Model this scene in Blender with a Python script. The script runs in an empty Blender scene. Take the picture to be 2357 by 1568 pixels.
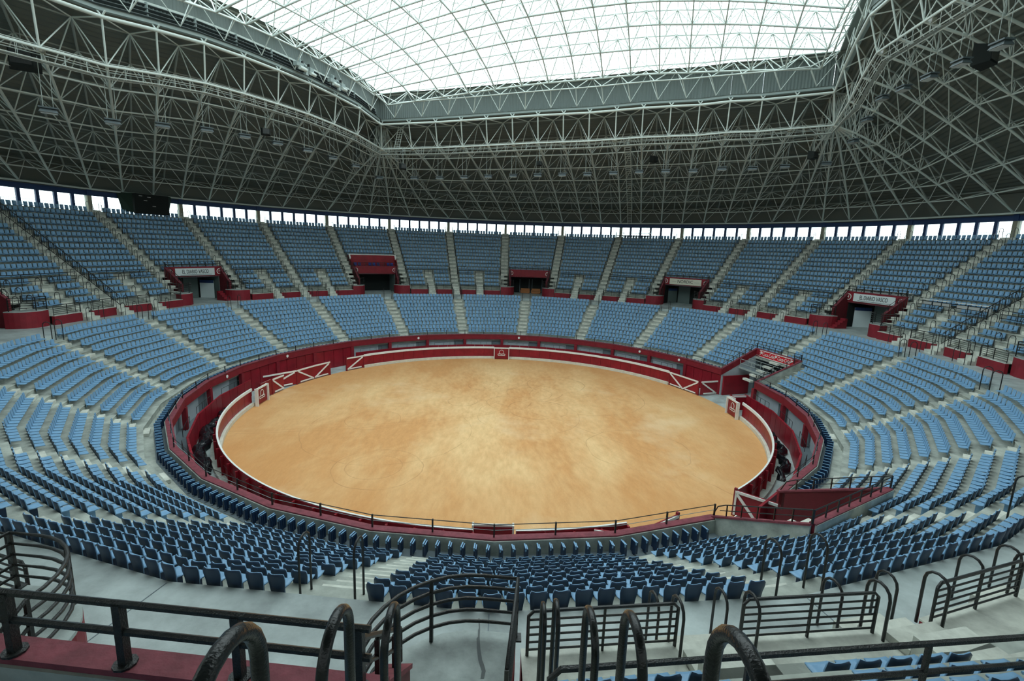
import bpy, math, random
from math import sin, cos, tan, radians as R, pi, sqrt, floor, atan2, degrees
from mathutils import Vector, Matrix, noise
random.seed(7)
S = bpy.context.scene
COL = S.collection
# ------------------------------------------------------------------ camera
F_PX, PITCH, ROLL, YAW = 1142.7, R(10.436), R(1.986), R(1.231)
CAMP = Vector((0, -49.009, 16.483))
PH = 0.0025
fw = Vector((sin(YAW)*cos(PITCH), cos(YAW)*cos(PITCH), -sin(PITCH)))
rt0 = Vector((cos(YAW), -sin(YAW), 0)); dn0 = fw.cross(rt0)
if dn0.z > 0: dn0 = -dn0
rt = cos(ROLL)*rt0 - sin(ROLL)*dn0
dn = sin(ROLL)*rt0 + cos(ROLL)*dn0
cd = bpy.data.cameras.new('camera'); cam = bpy.data.objects.new('camera', cd); COL.objects.link(cam)
cd.sensor_fit = 'HORIZONTAL'; cd.sensor_width = 36; cd.lens = 36*F_PX/2357; cd.clip_start = .05; cd.clip_end = 3000
cam.matrix_world = Matrix(((rt.x, -dn.x, -fw.x, CAMP.x), (rt.y, -dn.y, -fw.y, CAMP.y), (rt.z, -dn.z, -fw.z, CAMP.z), (0, 0, 0, 1)))
S.camera = cam
def pix(P):
    d = Vector(P)-CAMP; z = d.dot(fw)
    if z < .05: return None
    return 1178.5+F_PX*d.dot(rt)/z, 784+F_PX*d.dot(dn)/z, z
def vis(P, m=120):
    q = pix(P)
    return q is not None and -m < q[0] < 2357+m and -m < q[1] < 1568+m
# ------------------------------------------------------------------ world, light, exposure
W = bpy.data.worlds.new('sky'); S.world = W; W.use_nodes = True
bg = W.node_tree.nodes['Background']; bg.inputs[0].default_value = (0.86, 0.97, 1.0, 1); bg.inputs[1].default_value = 4.1
pl = bpy.data.lights.new('skylight_portal', 'AREA'); pl.shape = 'RECTANGLE'; pl.size = 66; pl.size_y = 68
try: pl.cycles.is_portal = True
except Exception: pass
po = bpy.data.objects.new('skylight_portal', pl); COL.objects.link(po); po.location = (-1, -9, 46); po.rotation_euler = (0, 0, R(-19))
S.view_settings.view_transform = 'Standard'; S.view_settings.look = 'None'; S.view_settings.gamma = 1
S.view_settings.exposure = 0.0; S.view_settings.use_curve_mapping = False
S.cycles.use_denoising = True
S.cycles.max_bounces = 8; S.cycles.diffuse_bounces = 4; S.cycles.transparent_max_bounces = 12
S.cycles.sample_clamp_indirect = 6
# ------------------------------------------------------------------ materials
def mat(name, col, rough=.7, var=0.0, scale=3.0, bump=0.0, bscale=30.0, metal=0.0, col2=None, spec=.4):
    m = bpy.data.materials.new(name); m.use_nodes = True; nt = m.node_tree; b = nt.nodes['Principled BSDF']
    b.inputs['Base Color'].default_value = (*col, 1); b.inputs['Roughness'].default_value = rough
    b.inputs['Metallic'].default_value = metal
    try: b.inputs['Specular IOR Level'].default_value = spec
    except Exception: pass
    tc = nt.nodes.new('ShaderNodeNewGeometry')
    if var or col2:
        n = nt.nodes.new('ShaderNodeTexNoise'); n.inputs['Scale'].default_value = scale; n.inputs['Detail'].default_value = 6; n.inputs['Roughness'].default_value = .62
        nt.links.new(tc.outputs['Position'], n.inputs['Vector'])
        r = nt.nodes.new('ShaderNodeValToRGB'); r.color_ramp.elements[0].position = .33; r.color_ramp.elements[1].position = .68
        c2 = col2 or tuple(min(1, c*(1+var)) for c in col); c1 = tuple(c*(1-var) for c in col) if not col2 else col
        r.color_ramp.elements[0].color = (*c1, 1); r.color_ramp.elements[1].color = (*c2, 1)
        nt.links.new(n.outputs['Fac'], r.inputs['Fac']); nt.links.new(r.outputs['Color'], b.inputs['Base Color'])
    if bump:
        n2 = nt.nodes.new('ShaderNodeTexNoise'); n2.inputs['Scale'].default_value = bscale; n2.inputs['Detail'].default_value = 4
        nt.links.new(tc.outputs['Position'], n2.inputs['Vector'])
        bp = nt.nodes.new('ShaderNodeBump'); bp.inputs['Strength'].default_value = bump; bp.inputs['Distance'].default_value = .02
        nt.links.new(n2.outputs['Fac'], bp.inputs['Height']); nt.links.new(bp.outputs['Normal'], b.inputs['Normal'])
    return m
M = dict(
 conc=mat('stand_concrete', (.37, .40, .355), .8, .30, 1.1, .5, 9),
 concl=mat('step_concrete', (.58, .60, .53), .8, .22, 1.6, .5, 9),
 walk=mat('walkway_concrete', (.38, .44, .43), .5, .28, .7, .4, 6),
 slab=mat('platform_concrete', (.37, .42, .40), .6, .32, 1.3, .6, 7),
 grey=mat('painted_grey_wall', (.42, .48, .51), .7, .06, .8),
 greyd=mat('grey_door_paint', (.16, .20, .22), .6, .06, .8),
 red=mat('dark_red_paint', (.22, .012, .022), .55, .14, 1.4, .2, 14),
 redp=mat('red_plank_paint', (.25, .010, .020), .42, .22, .8, .2, 10),
 redc=mat('faded_red_coping', (.21, .045, .06), .7, .25, 3.0, .6, 12),
 redb=mat('dark_red_side_wall', (.13, .012, .018), .6, .15, 1.4, .2, 14),
 white=mat('white_paint', (.78, .80, .76), .55, .06, 4),
 offw=mat('sign_board', (.62, .70, .70), .6),
 cream=mat('cream_sign_board', (.66, .66, .54), .6),
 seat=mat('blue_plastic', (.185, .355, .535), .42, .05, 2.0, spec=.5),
 seat_shaded=mat('shaded_seat_back', (.026, .060, .112), .42, .05, 2.0, spec=.5),  # rear faces of the blue backrests, their shade put into the colour
 navy=mat('navy_seat_shell', (.010, .03, .075), .4),
 blk=mat('black_rail_paint', (.012, .014, .013), .32, .4, 14, .5, 60, spec=.5),
 rust=mat('worn_black_paint', (.007, .009, .009), .26, .6, 14, .2, 90, spec=.45),
 truss=mat('pale_grey_tube', (.58, .64, .60), .5),
 trussd=mat('grey_tube', (.32, .36, .335), .55),
 skin=mat('dark_corrugated_sheet', (.135, .152, .132), .6),
 clear=mat('grey_corrugated_sheet', (.17, .205, .195), .6),
 beam=mat('grey_beam_paint', (.30, .36, .35), .5),
 louv=mat('louvre_metal', (.07, .085, .085), .5),
 blue=mat('blue_window_frame', (.015, .04, .12), .5),
 pill=mat('beige_pillar', (.25, .25, .19), .7),
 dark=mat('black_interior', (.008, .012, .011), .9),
 dgreen=mat('dark_green_case', (.004, .022, .012), .7),
 door=mat('grey_green_door', (.10, .135, .125), .6),
 lamp=mat('lamp_hood', (.07, .09, .095), .5), lens=mat('lamp_glass', (.35, .35, .33), .2),
 tarp=mat('black_plastic_sheet', (.008, .010, .013), .22, .2, 3, 1.0, 5, spec=.6),
 sofa=mat('tan_leather', (.32, .12, .03), .5), banr=mat('bright_red_banner', (.55, .01, .02), .5),
 bchair=mat('royal_blue_plastic', (.02, .05, .28), .35), txt=mat('black_lettering', (.01, .012, .02), .6),
 led=mat('white_marking', (.5, .52, .5), .5), curb=mat('cream_white_paint', (.66, .66, .56), .6, .12, 2),
 orng=mat('sunlit_varnish_red', (.30, .045, .03), .4, .2, .8),
)
def sand():
    m = bpy.data.materials.new('orange_sand'); m.use_nodes = True; nt = m.node_tree; N = nt.nodes; L = nt.links; b = N['Principled BSDF']
    b.inputs['Roughness'].default_value = .95
    g = N.new('ShaderNodeNewGeometry'); mp = N.new('ShaderNodeMapping'); L.new(g.outputs['Position'], mp.inputs['Vector'])
    mp.inputs['Rotation'].default_value = (0, 0, R(62)); mp.inputs['Scale'].default_value = (1, .38, 1)
    def nz(s, d=6, v=None, r=.6):
        n = N.new('ShaderNodeTexNoise'); n.inputs['Scale'].default_value = s; n.inputs['Detail'].default_value = d; n.inputs['Roughness'].default_value = r
        L.new(v or g.outputs['Position'], n.inputs['Vector']); return n.outputs['Fac']
    def ramp(f, a, c1, z, c2):
        r = N.new('ShaderNodeValToRGB'); r.color_ramp.elements[0].position = a; r.color_ramp.elements[1].position = z
        r.color_ramp.elements[0].color = (*c1, 1); r.color_ramp.elements[1].color = (*c2, 1); L.new(f, r.inputs['Fac']); return r.outputs['Color']
    def math_(op, a, c=None, cl=False):
        n = N.new('ShaderNodeMath'); n.operation = op; n.use_clamp = cl
        for i, v in enumerate((a, c)):
            if v is None: continue
            if isinstance(v, (int, float)): n.inputs[i].default_value = v
            else: L.new(v, n.inputs[i])
        return n.outputs[0]
    def mix(f, a, c):
        n = N.new('ShaderNodeMix'); n.data_type = 'RGBA'
        for i, v in ((0, f), (6, a), (7, c)):
            if isinstance(v, (int, float)): n.inputs[i].default_value = v
            elif isinstance(v, tuple): n.inputs[i].default_value = (*v, 1)
            else: L.new(v, n.inputs[i])
        return n.outputs[2]
    base = ramp(nz(.14, 7, mp.outputs[0]), .40, (.66, .335, .125), .60, (.80, .52, .25))
    fine = ramp(nz(2.2, 8, mp.outputs[0], .75), .3, (.80, .76, .70), .62, (1.04, 1.04, 1.04))
    mm = N.new('ShaderNodeMix'); mm.data_type = 'RGBA'; mm.blend_type = 'MULTIPLY'; mm.inputs[0].default_value = .75
    L.new(base, mm.inputs[6]); L.new(fine, mm.inputs[7]); c = mm.outputs[2]
    # darker orange rim
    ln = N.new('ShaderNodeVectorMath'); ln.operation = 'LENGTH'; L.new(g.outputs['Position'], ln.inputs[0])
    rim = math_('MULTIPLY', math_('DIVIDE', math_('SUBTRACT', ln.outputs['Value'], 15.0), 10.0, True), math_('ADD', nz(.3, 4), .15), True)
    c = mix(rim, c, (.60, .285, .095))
    # wheel and hoof tracks: arcs scraped in the sand
    wob = N.new('ShaderNodeTexNoise'); wob.inputs['Scale'].default_value = .35; L.new(g.outputs['Position'], wob.inputs['Vector'])
    wv = N.new('ShaderNodeVectorMath'); wv.operation = 'MULTIPLY_ADD'; L.new(wob.outputs['Color'], wv.inputs[0]); wv.inputs[1].default_value = (.8, .8, 0); L.new(g.outputs['Position'], wv.inputs[2])
    tot = None
    for (cx, cy, rad, w) in [(-12, -3.5, 2.6, .05), (-9, -14, 3.4, .07), (-9.3, -13.8, 2.1, .05), (-10, -6, 7.5, .05), (4, 7, 3.2, .08), (3.4, 6.8, 2.6, .08), (1, 3, 2.4, .09), (0, 10, 2.2, .08), (7, 11, 3.6, .09), (-2, 9.5, 1.8, .08), (10, 6, 6.5, .06), (-4, 3, 1.6, .09), (3, -1, 5.2, .05), (-34, 64, 72.3, .05), (-34, 64, 72.9, .05), (-30, -40, 52.0, .06), (12, -9, 4.4, .06), (4, 1, 3.1, .1)]:
        d = N.new('ShaderNodeVectorMath'); d.operation = 'DISTANCE'; L.new(wv.outputs[0], d.inputs[0]); d.inputs[1].default_value = (cx+.4, cy+.4, 0)
        t = math_('SUBTRACT', 1.0, math_('DIVIDE', math_('ABSOLUTE', math_('SUBTRACT', d.outputs['Value'], rad)), w), True)
        tot = t if tot is None else math_('MAXIMUM', tot, t)
    msk = math_('MULTIPLY', math_('SUBTRACT', nz(.33, 3), .36), 5.0, True)
    tot = math_('MULTIPLY', math_('MULTIPLY', tot, msk), .5)
    c = mix(tot, c, (.36, .17, .06))
    # pale dry patches
    pt = math_('MULTIPLY', math_('SUBTRACT', nz(.09, 5), .56), 7.0, True)
    c = mix(math_('MULTIPLY', pt, .5), c, (.84, .64, .38))
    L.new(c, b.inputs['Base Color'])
    bp = N.new('ShaderNodeBump'); bp.inputs['Strength'].default_value = .6; bp.inputs['Distance'].default_value = .06; L.new(nz(3.5, 8, mp.outputs[0], .75), bp.inputs['Height']); L.new(bp.outputs[0], b.inputs['Normal'])
    return m
M['sand'] = sand()
def pane_mat(name, a, col):
    m = bpy.data.materials.new(name); m.use_nodes = True; nt = m.node_tree; N = nt.nodes
    for n in list(N):
        if n.type != 'OUTPUT_MATERIAL': N.remove(n)
    o = [n for n in N if n.type == 'OUTPUT_MATERIAL'][0]
    t = N.new('ShaderNodeBsdfTransparent'); t.inputs[0].default_value = (*col, 1)
    d = N.new('ShaderNodeBsdfTranslucent'); d.inputs[0].default_value = (.8, .85, .85, 1)
    x = N.new('ShaderNodeMixShader'); x.inputs[0].default_value = a
    nt.links.new(t.outputs[0], x.inputs[1]); nt.links.new(d.outputs[0], x.inputs[2]); nt.links.new(x.outputs[0], o.inputs[0])
    return m
M['roofpane'] = pane_mat('translucent_roof_sheet', .25, (.9, .93, .93)); M['pane'] = pane_mat('clear_glass', .12, (.93, .97, .97))
# ------------------------------------------------------------------ mesh helpers
class MB:
    def __init__(s): s.v = []; s.f = []
    def add(s, vs, fs):
        o = len(s.v); s.v.extend(tuple(v) for v in vs); s.f.extend(tuple(i+o for i in f) for f in fs); return s
    def hexa(s, p): return s.add(p, [(0, 3, 2, 1), (4, 5, 6, 7), (0, 1, 5, 4), (1, 2, 6, 5), (2, 3, 7, 6), (3, 0, 4, 7)])
    def box(s, c, d, rz=0.0):
        x, y, z = (k/2 for k in d); co, si = cos(rz), sin(rz); P = []
        for k in (-z, z):
            for a, b in ((-x, -y), (x, -y), (x, y), (-x, y)): P.append((c[0]+a*co-b*si, c[1]+a*si+b*co, c[2]+k))
        return s.hexa(P)
    def beam(s, a, b, w, h, up=(0, 0, 1)):
        a = Vector(a); b = Vector(b); d = (b-a).normalized(); u = Vector(up); sd = d.cross(u)
        if sd.length < 1e-4: sd = d.cross(Vector((1, 0, 0)))
        sd.normalize(); u = sd.cross(d).normalized(); sd = sd*w/2; u = u*h/2
        return s.hexa([a-sd-u, b-sd-u, b+sd-u, a+sd-u, a-sd+u, b-sd+u, b+sd+u, a+sd+u])
    def tube(s, pts, r, n=6, closed=False, caps=True):
        pts = [Vector(p) for p in pts]; m = len(pts); o = len(s.v); prev = None
        for i, p in enumerate(pts):
            if closed: t = pts[(i+1) % m]-pts[i-1]
            else: t = pts[min(i+1, m-1)]-pts[max(i-1, 0)]
            t.normalize()
            ref = prev if prev is not None else (Vector((0, 0, 1)) if abs(t.z) < .95 else Vector((1, 0, 0)))
            a = ref-t*ref.dot(t)
            if a.length < 1e-5: a = t.orthogonal()
            a.normalize(); prev = a; b = t.cross(a)
            for k in range(n):
                q = p+(a*cos(2*pi*k/n)+b*sin(2*pi*k/n))*r; s.v.append((q.x, q.y, q.z))
        for i in range(m if closed else m-1):
            j = (i+1) % m
            for k in range(n): s.f.append((o+i*n+k, o+i*n+(k+1) % n, o+j*n+(k+1) % n, o+j*n+k))
        if caps and not closed: s.f.append(tuple(o+k for k in range(n-1, -1, -1))); s.f.append(tuple(o+(m-1)*n+k for k in range(n)))
        return s
    def prism(s, poly, z0, z1):
        n = len(poly); zz0 = z0 if isinstance(z0, (list, tuple)) else [z0]*n; zz1 = z1 if isinstance(z1, (list, tuple)) else [z1]*n
        return s.add([(*p[:2], a) for p, a in zip(poly, zz0)]+[(*p[:2], a) for p, a in zip(poly, zz1)],
                     [tuple(range(n-1, -1, -1)), tuple(range(n, 2*n))]+[(i, (i+1) % n, n+(i+1) % n, n+i) for i in range(n)])
    def merge(s, o, mt=None):
        return s.add([mt @ Vector(v) for v in o.v] if mt else o.v, o.f)
def mk(name, mb, m, smooth=False, m2=None, flags=None):
    me = bpy.data.meshes.new(name); me.from_pydata(mb.v, [], mb.f)
    me.materials.append(M[m] if isinstance(m, str) else m)
    if m2: me.materials.append(M[m2]); me.polygons.foreach_set('material_index', flags)
    if smooth: me.polygons.foreach_set('use_smooth', [True]*len(me.polygons))
    return me
def wloc(o):
    p = Vector((0, 0, 0))
    while o is not None: p += o.location; o = o.parent
    return p
def obj(name, mb, m, parent=None, smooth=False, label=None, cat=None, group=None, kind=None):
    """world-space mesh; stored relative to its parent's place (parents built here are unrotated)"""
    if isinstance(mb, MB):
        if parent is not None:
            w = wloc(parent); mb.v = [(a-w.x, b-w.y, c-w.z) for a, b, c in mb.v]
        me = mk(name, mb, m, smooth)
    else: me = mb
    o = bpy.data.objects.new(name, me); COL.objects.link(o); o.parent = parent
    tag(o, label, cat, group, kind); return o
def tag(o, label=None, cat=None, group=None, kind=None):
    if label: o['label'] = label
    if cat: o['category'] = cat
    if group: o['group'] = group
    if kind: o['kind'] = kind
    return o
def thing(name, loc, label, cat, group=None, kind=None, rz=0.0):
    o = bpy.data.objects.new(name, None); COL.objects.link(o); o.location = loc; o.rotation_euler = (0, 0, rz); o.empty_display_size = .2
    return tag(o, label, cat, group, kind)
def inst(name, me, parent, loc=(0, 0, 0), rz=0.0):
    o = bpy.data.objects.new(name, me); COL.objects.link(o); o.parent = parent; o.location = loc; o.rotation_euler = (0, 0, rz); return o
CY = 1.2
def pol(r, az, z=0.0, own=False):
    a = R(az)+PH; return Vector((r*sin(a), r*cos(a)+(CY if own else 0), z))
def local(az, r, t, z, own=True):
    """sector frame: r outwards along azimuth az, t towards growing azimuth"""
    a = R(az)+PH; return Vector((r*sin(a)+t*cos(a), r*cos(a)-t*sin(a)+(CY if own else 0), z))
def ORD(n):
    w = 'first second third fourth fifth sixth seventh eighth ninth tenth eleventh twelfth thirteenth fourteenth fifteenth sixteenth seventeenth eighteenth nineteenth'.split()
    if n <= 19: return w[n-1]
    T = {2: 'twenty', 3: 'thirty', 4: 'forty', 5: 'fifty', 6: 'sixty', 7: 'seventy'}
    TT = {2: 'twentieth', 3: 'thirtieth', 4: 'fortieth', 5: 'fiftieth', 6: 'sixtieth', 7: 'seventieth'}
    if n >= 80: return '%dth' % n
    return TT[n//10] if n % 10 == 0 else T[n//10]+'-'+w[n % 10-1]
def ringverts(r, a0, a1, z, own=False, cuts=()):
    """points along the thirty-sided ring of vertex radius r from azimuth a0 to a1"""
    az = [a0]+[k*12.0 for k in range(int(floor(a0/12))+1, int(math.ceil(a1/12))) if a0+1e-6 < k*12 < a1-1e-6]+[a1]
    out = []
    for a in az:
        b = (a % 12); rr = r*cos(R(6))/cos(R(b-6)) if b > 1e-9 else r
        out.append(pol(rr, a, z, own))
    return out
def polyr(r, a, z=0.0, own=False):
    return pol(r*cos(R(6))/cos(R((a % 12)-6)), a, z, own)
def band(mb, r0, z0, r1, z1, a0, a1, own=False):
    A = ringverts(r0, a0, a1, z0, own); B = ringverts(r1, a0, a1, z1, own); n = len(A)
    mb.add([*A, *B], [(i, i+1, n+i+1, n+i) for i in range(n-1)])
def ringbox(mb, r0, r1, z0, z1, a0, a1, own=False):
    A = ringverts(r0, a0, a1, z0, own); B = ringverts(r1, a0, a1, z0, own); C = ringverts(r0, a0, a1, z1, own); D = ringverts(r1, a0, a1, z1, own)
    for i in range(len(A)-1): mb.hexa([A[i], A[i+1], B[i+1], B[i], C[i], C[i+1], D[i+1], D[i]])
# ================================================================== large structure
LOW = [(-204.0, 72.0), (84.0, 144.0)]          # the lower tier between its two ring entrances
RW, ZW = 27.9, 3.23
st = lambda n, lab, cat: thing(n, (0, 0, 0), lab, cat, kind='structure')
def disc(r0, r1, z, n=180):
    m = MB()
    if r0 == 0: m.add([(0, 0, z)]+[(r1*sin(2*pi*i/n), r1*cos(2*pi*i/n), z) for i in range(n)], [(0, 1+(i+1) % n, 1+i) for i in range(n)])
    else: m.add([(r*sin(2*pi*i/n), r*cos(2*pi*i/n), z) for r in (r0, r1) for i in range(n)], [(i, (i+1) % n, n+(i+1) % n, n+i) for i in range(n)])
    return m
obj('floor', disc(0, 25.05, 0.0), 'sand', label='round orange sand floor of the bullring with scraped tracks', cat='floor', kind='structure')
obj('alley_floor', disc(25.05, 58, -.02), 'walk', label='pale concrete alley floor between the barrier and the stands', cat='floor', kind='structure')
# ---- lower stand
stand = st('lower_stand', 'lower tier of concrete terraces circling the sand', 'terraces')
for k in range(0, 12):
    m = MB(); rf = 29.5+.83*(k-1) if k else 28.05; rb = 29.5+.83*k; z = 2.45+.47*k; zp = z-.47
    for a0, a1 in (LOW if k <= 4 else [(-180, 180)]):
        if k: band(m, rf, zp, rf, z-.03, a0, a1); band(m, rf, z-.03, rf-.04, z-.03, a0, a1); band(m, rf-.04, z-.03, rf-.04, z, a0, a1)
        band(m, rf-.04 if k else rf, z, rb, z, a0, a1)
    obj('terrace_step', m, 'conc', stand)
m = MB(); band(m, 38.63, 7.62, 38.63, 8.02, -180, 180); band(m, 38.63, 8.02, 43.5, 8.02, -180, 180); band(m, 43.4, 8.02, 49.5, 8.02, -180, 180, True)
obj('walkway_floor', m, 'walk', label='wide concrete walkway between lower and upper tiers', cat='floor', kind='structure')
# joints in the walkway slab
jm = MB()
for a in range(-180, 180, 12):
    A, B = pol(38.7, a, 8.026), pol(42.9, a, 8.026)
    if vis(A, 200): jm.beam(A, B, .025, .006)
obj('floor_joint', jm, 'greyd', label='dark joints between the walkway slabs', cat='joint', kind='structure')
# ---- upper stand
ustand = st('upper_stand', 'upper tier of concrete terraces rising to the windows', 'terraces')
VOM = [6+36*k for k in range(-5, 5)]            # centres of the sections holding a gangway mouth
def ur(i): return 43.25+.85*i
def uz(i): return 9.4+.66*i
for i in range(16):
    m = MB(); rf, rb, z = ur(i), ur(i+1), uz(i)
    segs = [(12.0+36*k, 36.0+36*k) for k in range(-5, 5)] if i < 4 else [(-180, 180)]
    for a0, a1 in segs:
        band(m, rf, z-.66 if i else 8.0, rf, z-.04, a0, a1, True); band(m, rf, z-.04, rf-.05, z-.04, a0, a1, True); band(m, rf-.05, z-.04, rf-.05, z, a0, a1, True); band(m, rf-.05, z, rb, z, a0, a1, True)
    obj('terrace_step', m, 'conc', ustand)
m = MB(); band(m, ur(16), uz(15), ur(16), 19.35, -180, 180, True); band(m, ur(16), 19.35, 58.2, 19.35, -180, 180, True); band(m, 58.2, 19.4, 58.2, -3.2, -180, 180, True)
obj('terrace_back_ledge', m, 'conc', ustand)
# ---- stairways (blocks two per row) as parts
def stairs():
    lo = {}
    for par in (0, 1):
        f = cos(R(6)) if par else 1.0
        for k in range(1, 12):
            rf = (29.5+.83*(k-1))*f; z = 2.45+.47*k
            mb = MB(); mb.box((0, rf-.21, z-.235-.11), (1.3, .42, .22)); lo[(par, k)] = mk('step', mb, 'concl')
    n = 0
    for a in range(-192, 168, 18):
        rows = [k for k in range(1, 12) if vis(pol(29.5+.83*k, a, 2.45+.47*k), 60)]
        if not rows: continue
        n += 1; par = 1 if (a % 12) == 6 else 0
        t = thing('stairway', (0, 0, 0), 'x', 'stairs', 'stairways of the lower tier', 'structure', -R(a)-PH)
        t['label'] = {168: 'lower-tier stairway right of the centre foreground seats', -192: 'lower-tier stairway right of the centre foreground seats', -174: 'lower-tier stairway left of the centre foreground seats'}.get(a, 'concrete lower-tier stairway, %s clockwise from left end' % ORD(n))
        for k in rows:
            inst('step', lo[(par, k)], t)
            # tiny step light
            if a > -110: 
                pass
    up = {}
    for i in range(16):
        mb = MB(); mb.box((0, ur(i)+.64, uz(i)+.165), (1.3, .42, .33)); mb.box((0, ur(i)+.21, uz(i)+.012), (1.3, .42, .02)); up[i] = mk('step', mb, 'concl')
    fr = MB()
    for j, (r0, zt) in enumerate([(42.7, 9.4), (42.15, 9.06), (41.6, 8.71), (41.05, 8.37)]): fr.box((0, r0+.28, (8.0+zt)/2), (1.3, .56, zt-8.0))
    frm = mk('foot_flight', fr, 'concl')
    lt = MB()
    for i in range(16): lt.box((0, ur(i)+.42, uz(i)+.2), (.07, .02, .05))
    ltm = mk('step_lights', lt, 'txt')
    n = 0; nm = 0
    for a in range(-180, 180, 6):
        full = a % 12 == 0
        if not full and a % 36 not in (18, 30): continue
        rows = range(16) if full else range(4)
        rows = [i for i in rows if vis(pol(ur(i), a, uz(i), True), 400)]
        if not rows: continue
        if full: n += 1; lab = 'full-height upper-tier stairway, %s clockwise from far left' % ORD(n)
        else: nm += 1; lab = 'short stairway in lower half of upper tier, %s clockwise' % ORD(nm)
        if a == -180: lab = 'stairway dropping away directly below the camera'
        t = thing('stairway', (0, CY, 0), lab, 'stairs', 'stairways of the upper tier', 'structure', -R(a)-PH)
        for i in rows: inst('step', up[i], t)
        if not (a % 36 in (0, 12)): inst('foot_flight', frm, t)
        if full: inst('step_light', ltm, t)
stairs()
# ---- red parapet in front of the upper tier
par = st('wall_parapet', 'low dark red parapet along the outer edge of the walkway', 'wall')
n = 0
for k in range(-5, 5):
    b = 36.0*k
    for a0, a1 in ((12+.9, 18-.9), (18+.9, 24-.9), (24+.9, 30-.9), (30+.9, 36-.9)):
        if vis(pol(42, b+(a0+a1)/2, 8.5, True), 600):
            m = MB(); ringbox(m, 41.95, 42.2, 8.0, 8.86, b+a0, b+a1, True); obj('parapet_panel', m, 'red', par)
            m = MB(); ringbox(m, 41.93, 43.3, 8.86, 8.9, b+a0, b+a1, True); obj('parapet_ledge', m, 'concl', par)
# ---- front wall of the lower tier with spectator boxes
front = st('wall_front', 'dark red wall of boxes around the bullring under the first seats', 'wall')
for seg in LOW:
    a = seg[0]
    while a < seg[1]-1:
        a0, a1 = a, a+12; a += 12
        mid = pol(28, a0+6, 2)
        if not vis(mid, 700): continue
        c = (a0+6+180) % 360-180
        m = MB(); ringbox(m, RW-.12, RW+.18, 2.47, ZW-.06, a0, a1); obj('fascia_beam', m, 'red', front)
        m = MB(); ringbox(m, RW-.18, RW+.24, ZW-.06, ZW+.02, a0, a1); obj('coping', m, 'redc', front)
        m = MB(); ringbox(m, RW+.18, RW+.30, 2.2, ZW-.05, a0, a1); obj('inner_face', m, 'conc', front)
        solid = (-84 <= c <= -48) or (60 <= c <= 72)
        v = pol(RW-.05, a0, 0); m = MB(); m.box((v.x, v.y, 1.22), (.42, .36, 2.45), -R(a0)); obj('post', m, 'red', front)
        if solid:
            for j in range(4):
                m = MB(); ringbox(m, RW-.02, RW+.12, 0, 2.4, a0+3*j+.06, a0+3*j+2.94); obj('panel', m, 'redp', front)
        else:
            m = MB(); ringbox(m, 28.3, 28.4, 0, 2.45, a0, a0+8.6); obj('box_back_panel', m, 'grey', front)
            m = MB(); ringbox(m, 28.35, 28.45, 0, 2.45, a0+8.65, a1-.1); obj('box_door', m, 'greyd', front)
            m = MB(); ringbox(m, 26.95, 28.8, .45, .5, a0, a1); obj('box_floor', m, 'greyd', front)
            for j in range(4):
                m = MB(); ringbox(m, 26.8, 26.95, 0, 1.78, a0+3*j+.05, a0+3*j+2.95); obj('box_front_panel', m, 'redp', front)
            m = MB()
            P = [q+Vector((0, 0, .32)) for q in ringverts(27.3, a0+2.0, a1-3.2, 1.8)]; m.tube(P, .022, 4)
            for q in ringverts(27.3, a0+2.0, a1-3.2, 1.8)+[pol(27.2, a0+5, 1.8), pol(27.2, a0+7, 1.8)]: m.beam(q-Vector((0, 0, .3)), q+Vector((0, 0, .32)), .03, .03)
            obj('box_rail', m, 'blk', front)
m = MB()
for a0, a1 in LOW: band(m, RW+.2, 2.47, 28.9, 2.47, a0, a1)
obj('box_ceiling', m, 'greyd', front)
# round number plates on the fascia
pm = MB(); pm.tube([(0, 0, 0), (0, -.03, 0)], .17, 16); pme = mk('number_plate', pm, 'white')
for a in (-90, -69, -27, 5.5, 45, 58): inst('number_plate', pme, front, polyr(RW-.16, a, 2.85), -R(a)-PH)
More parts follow.
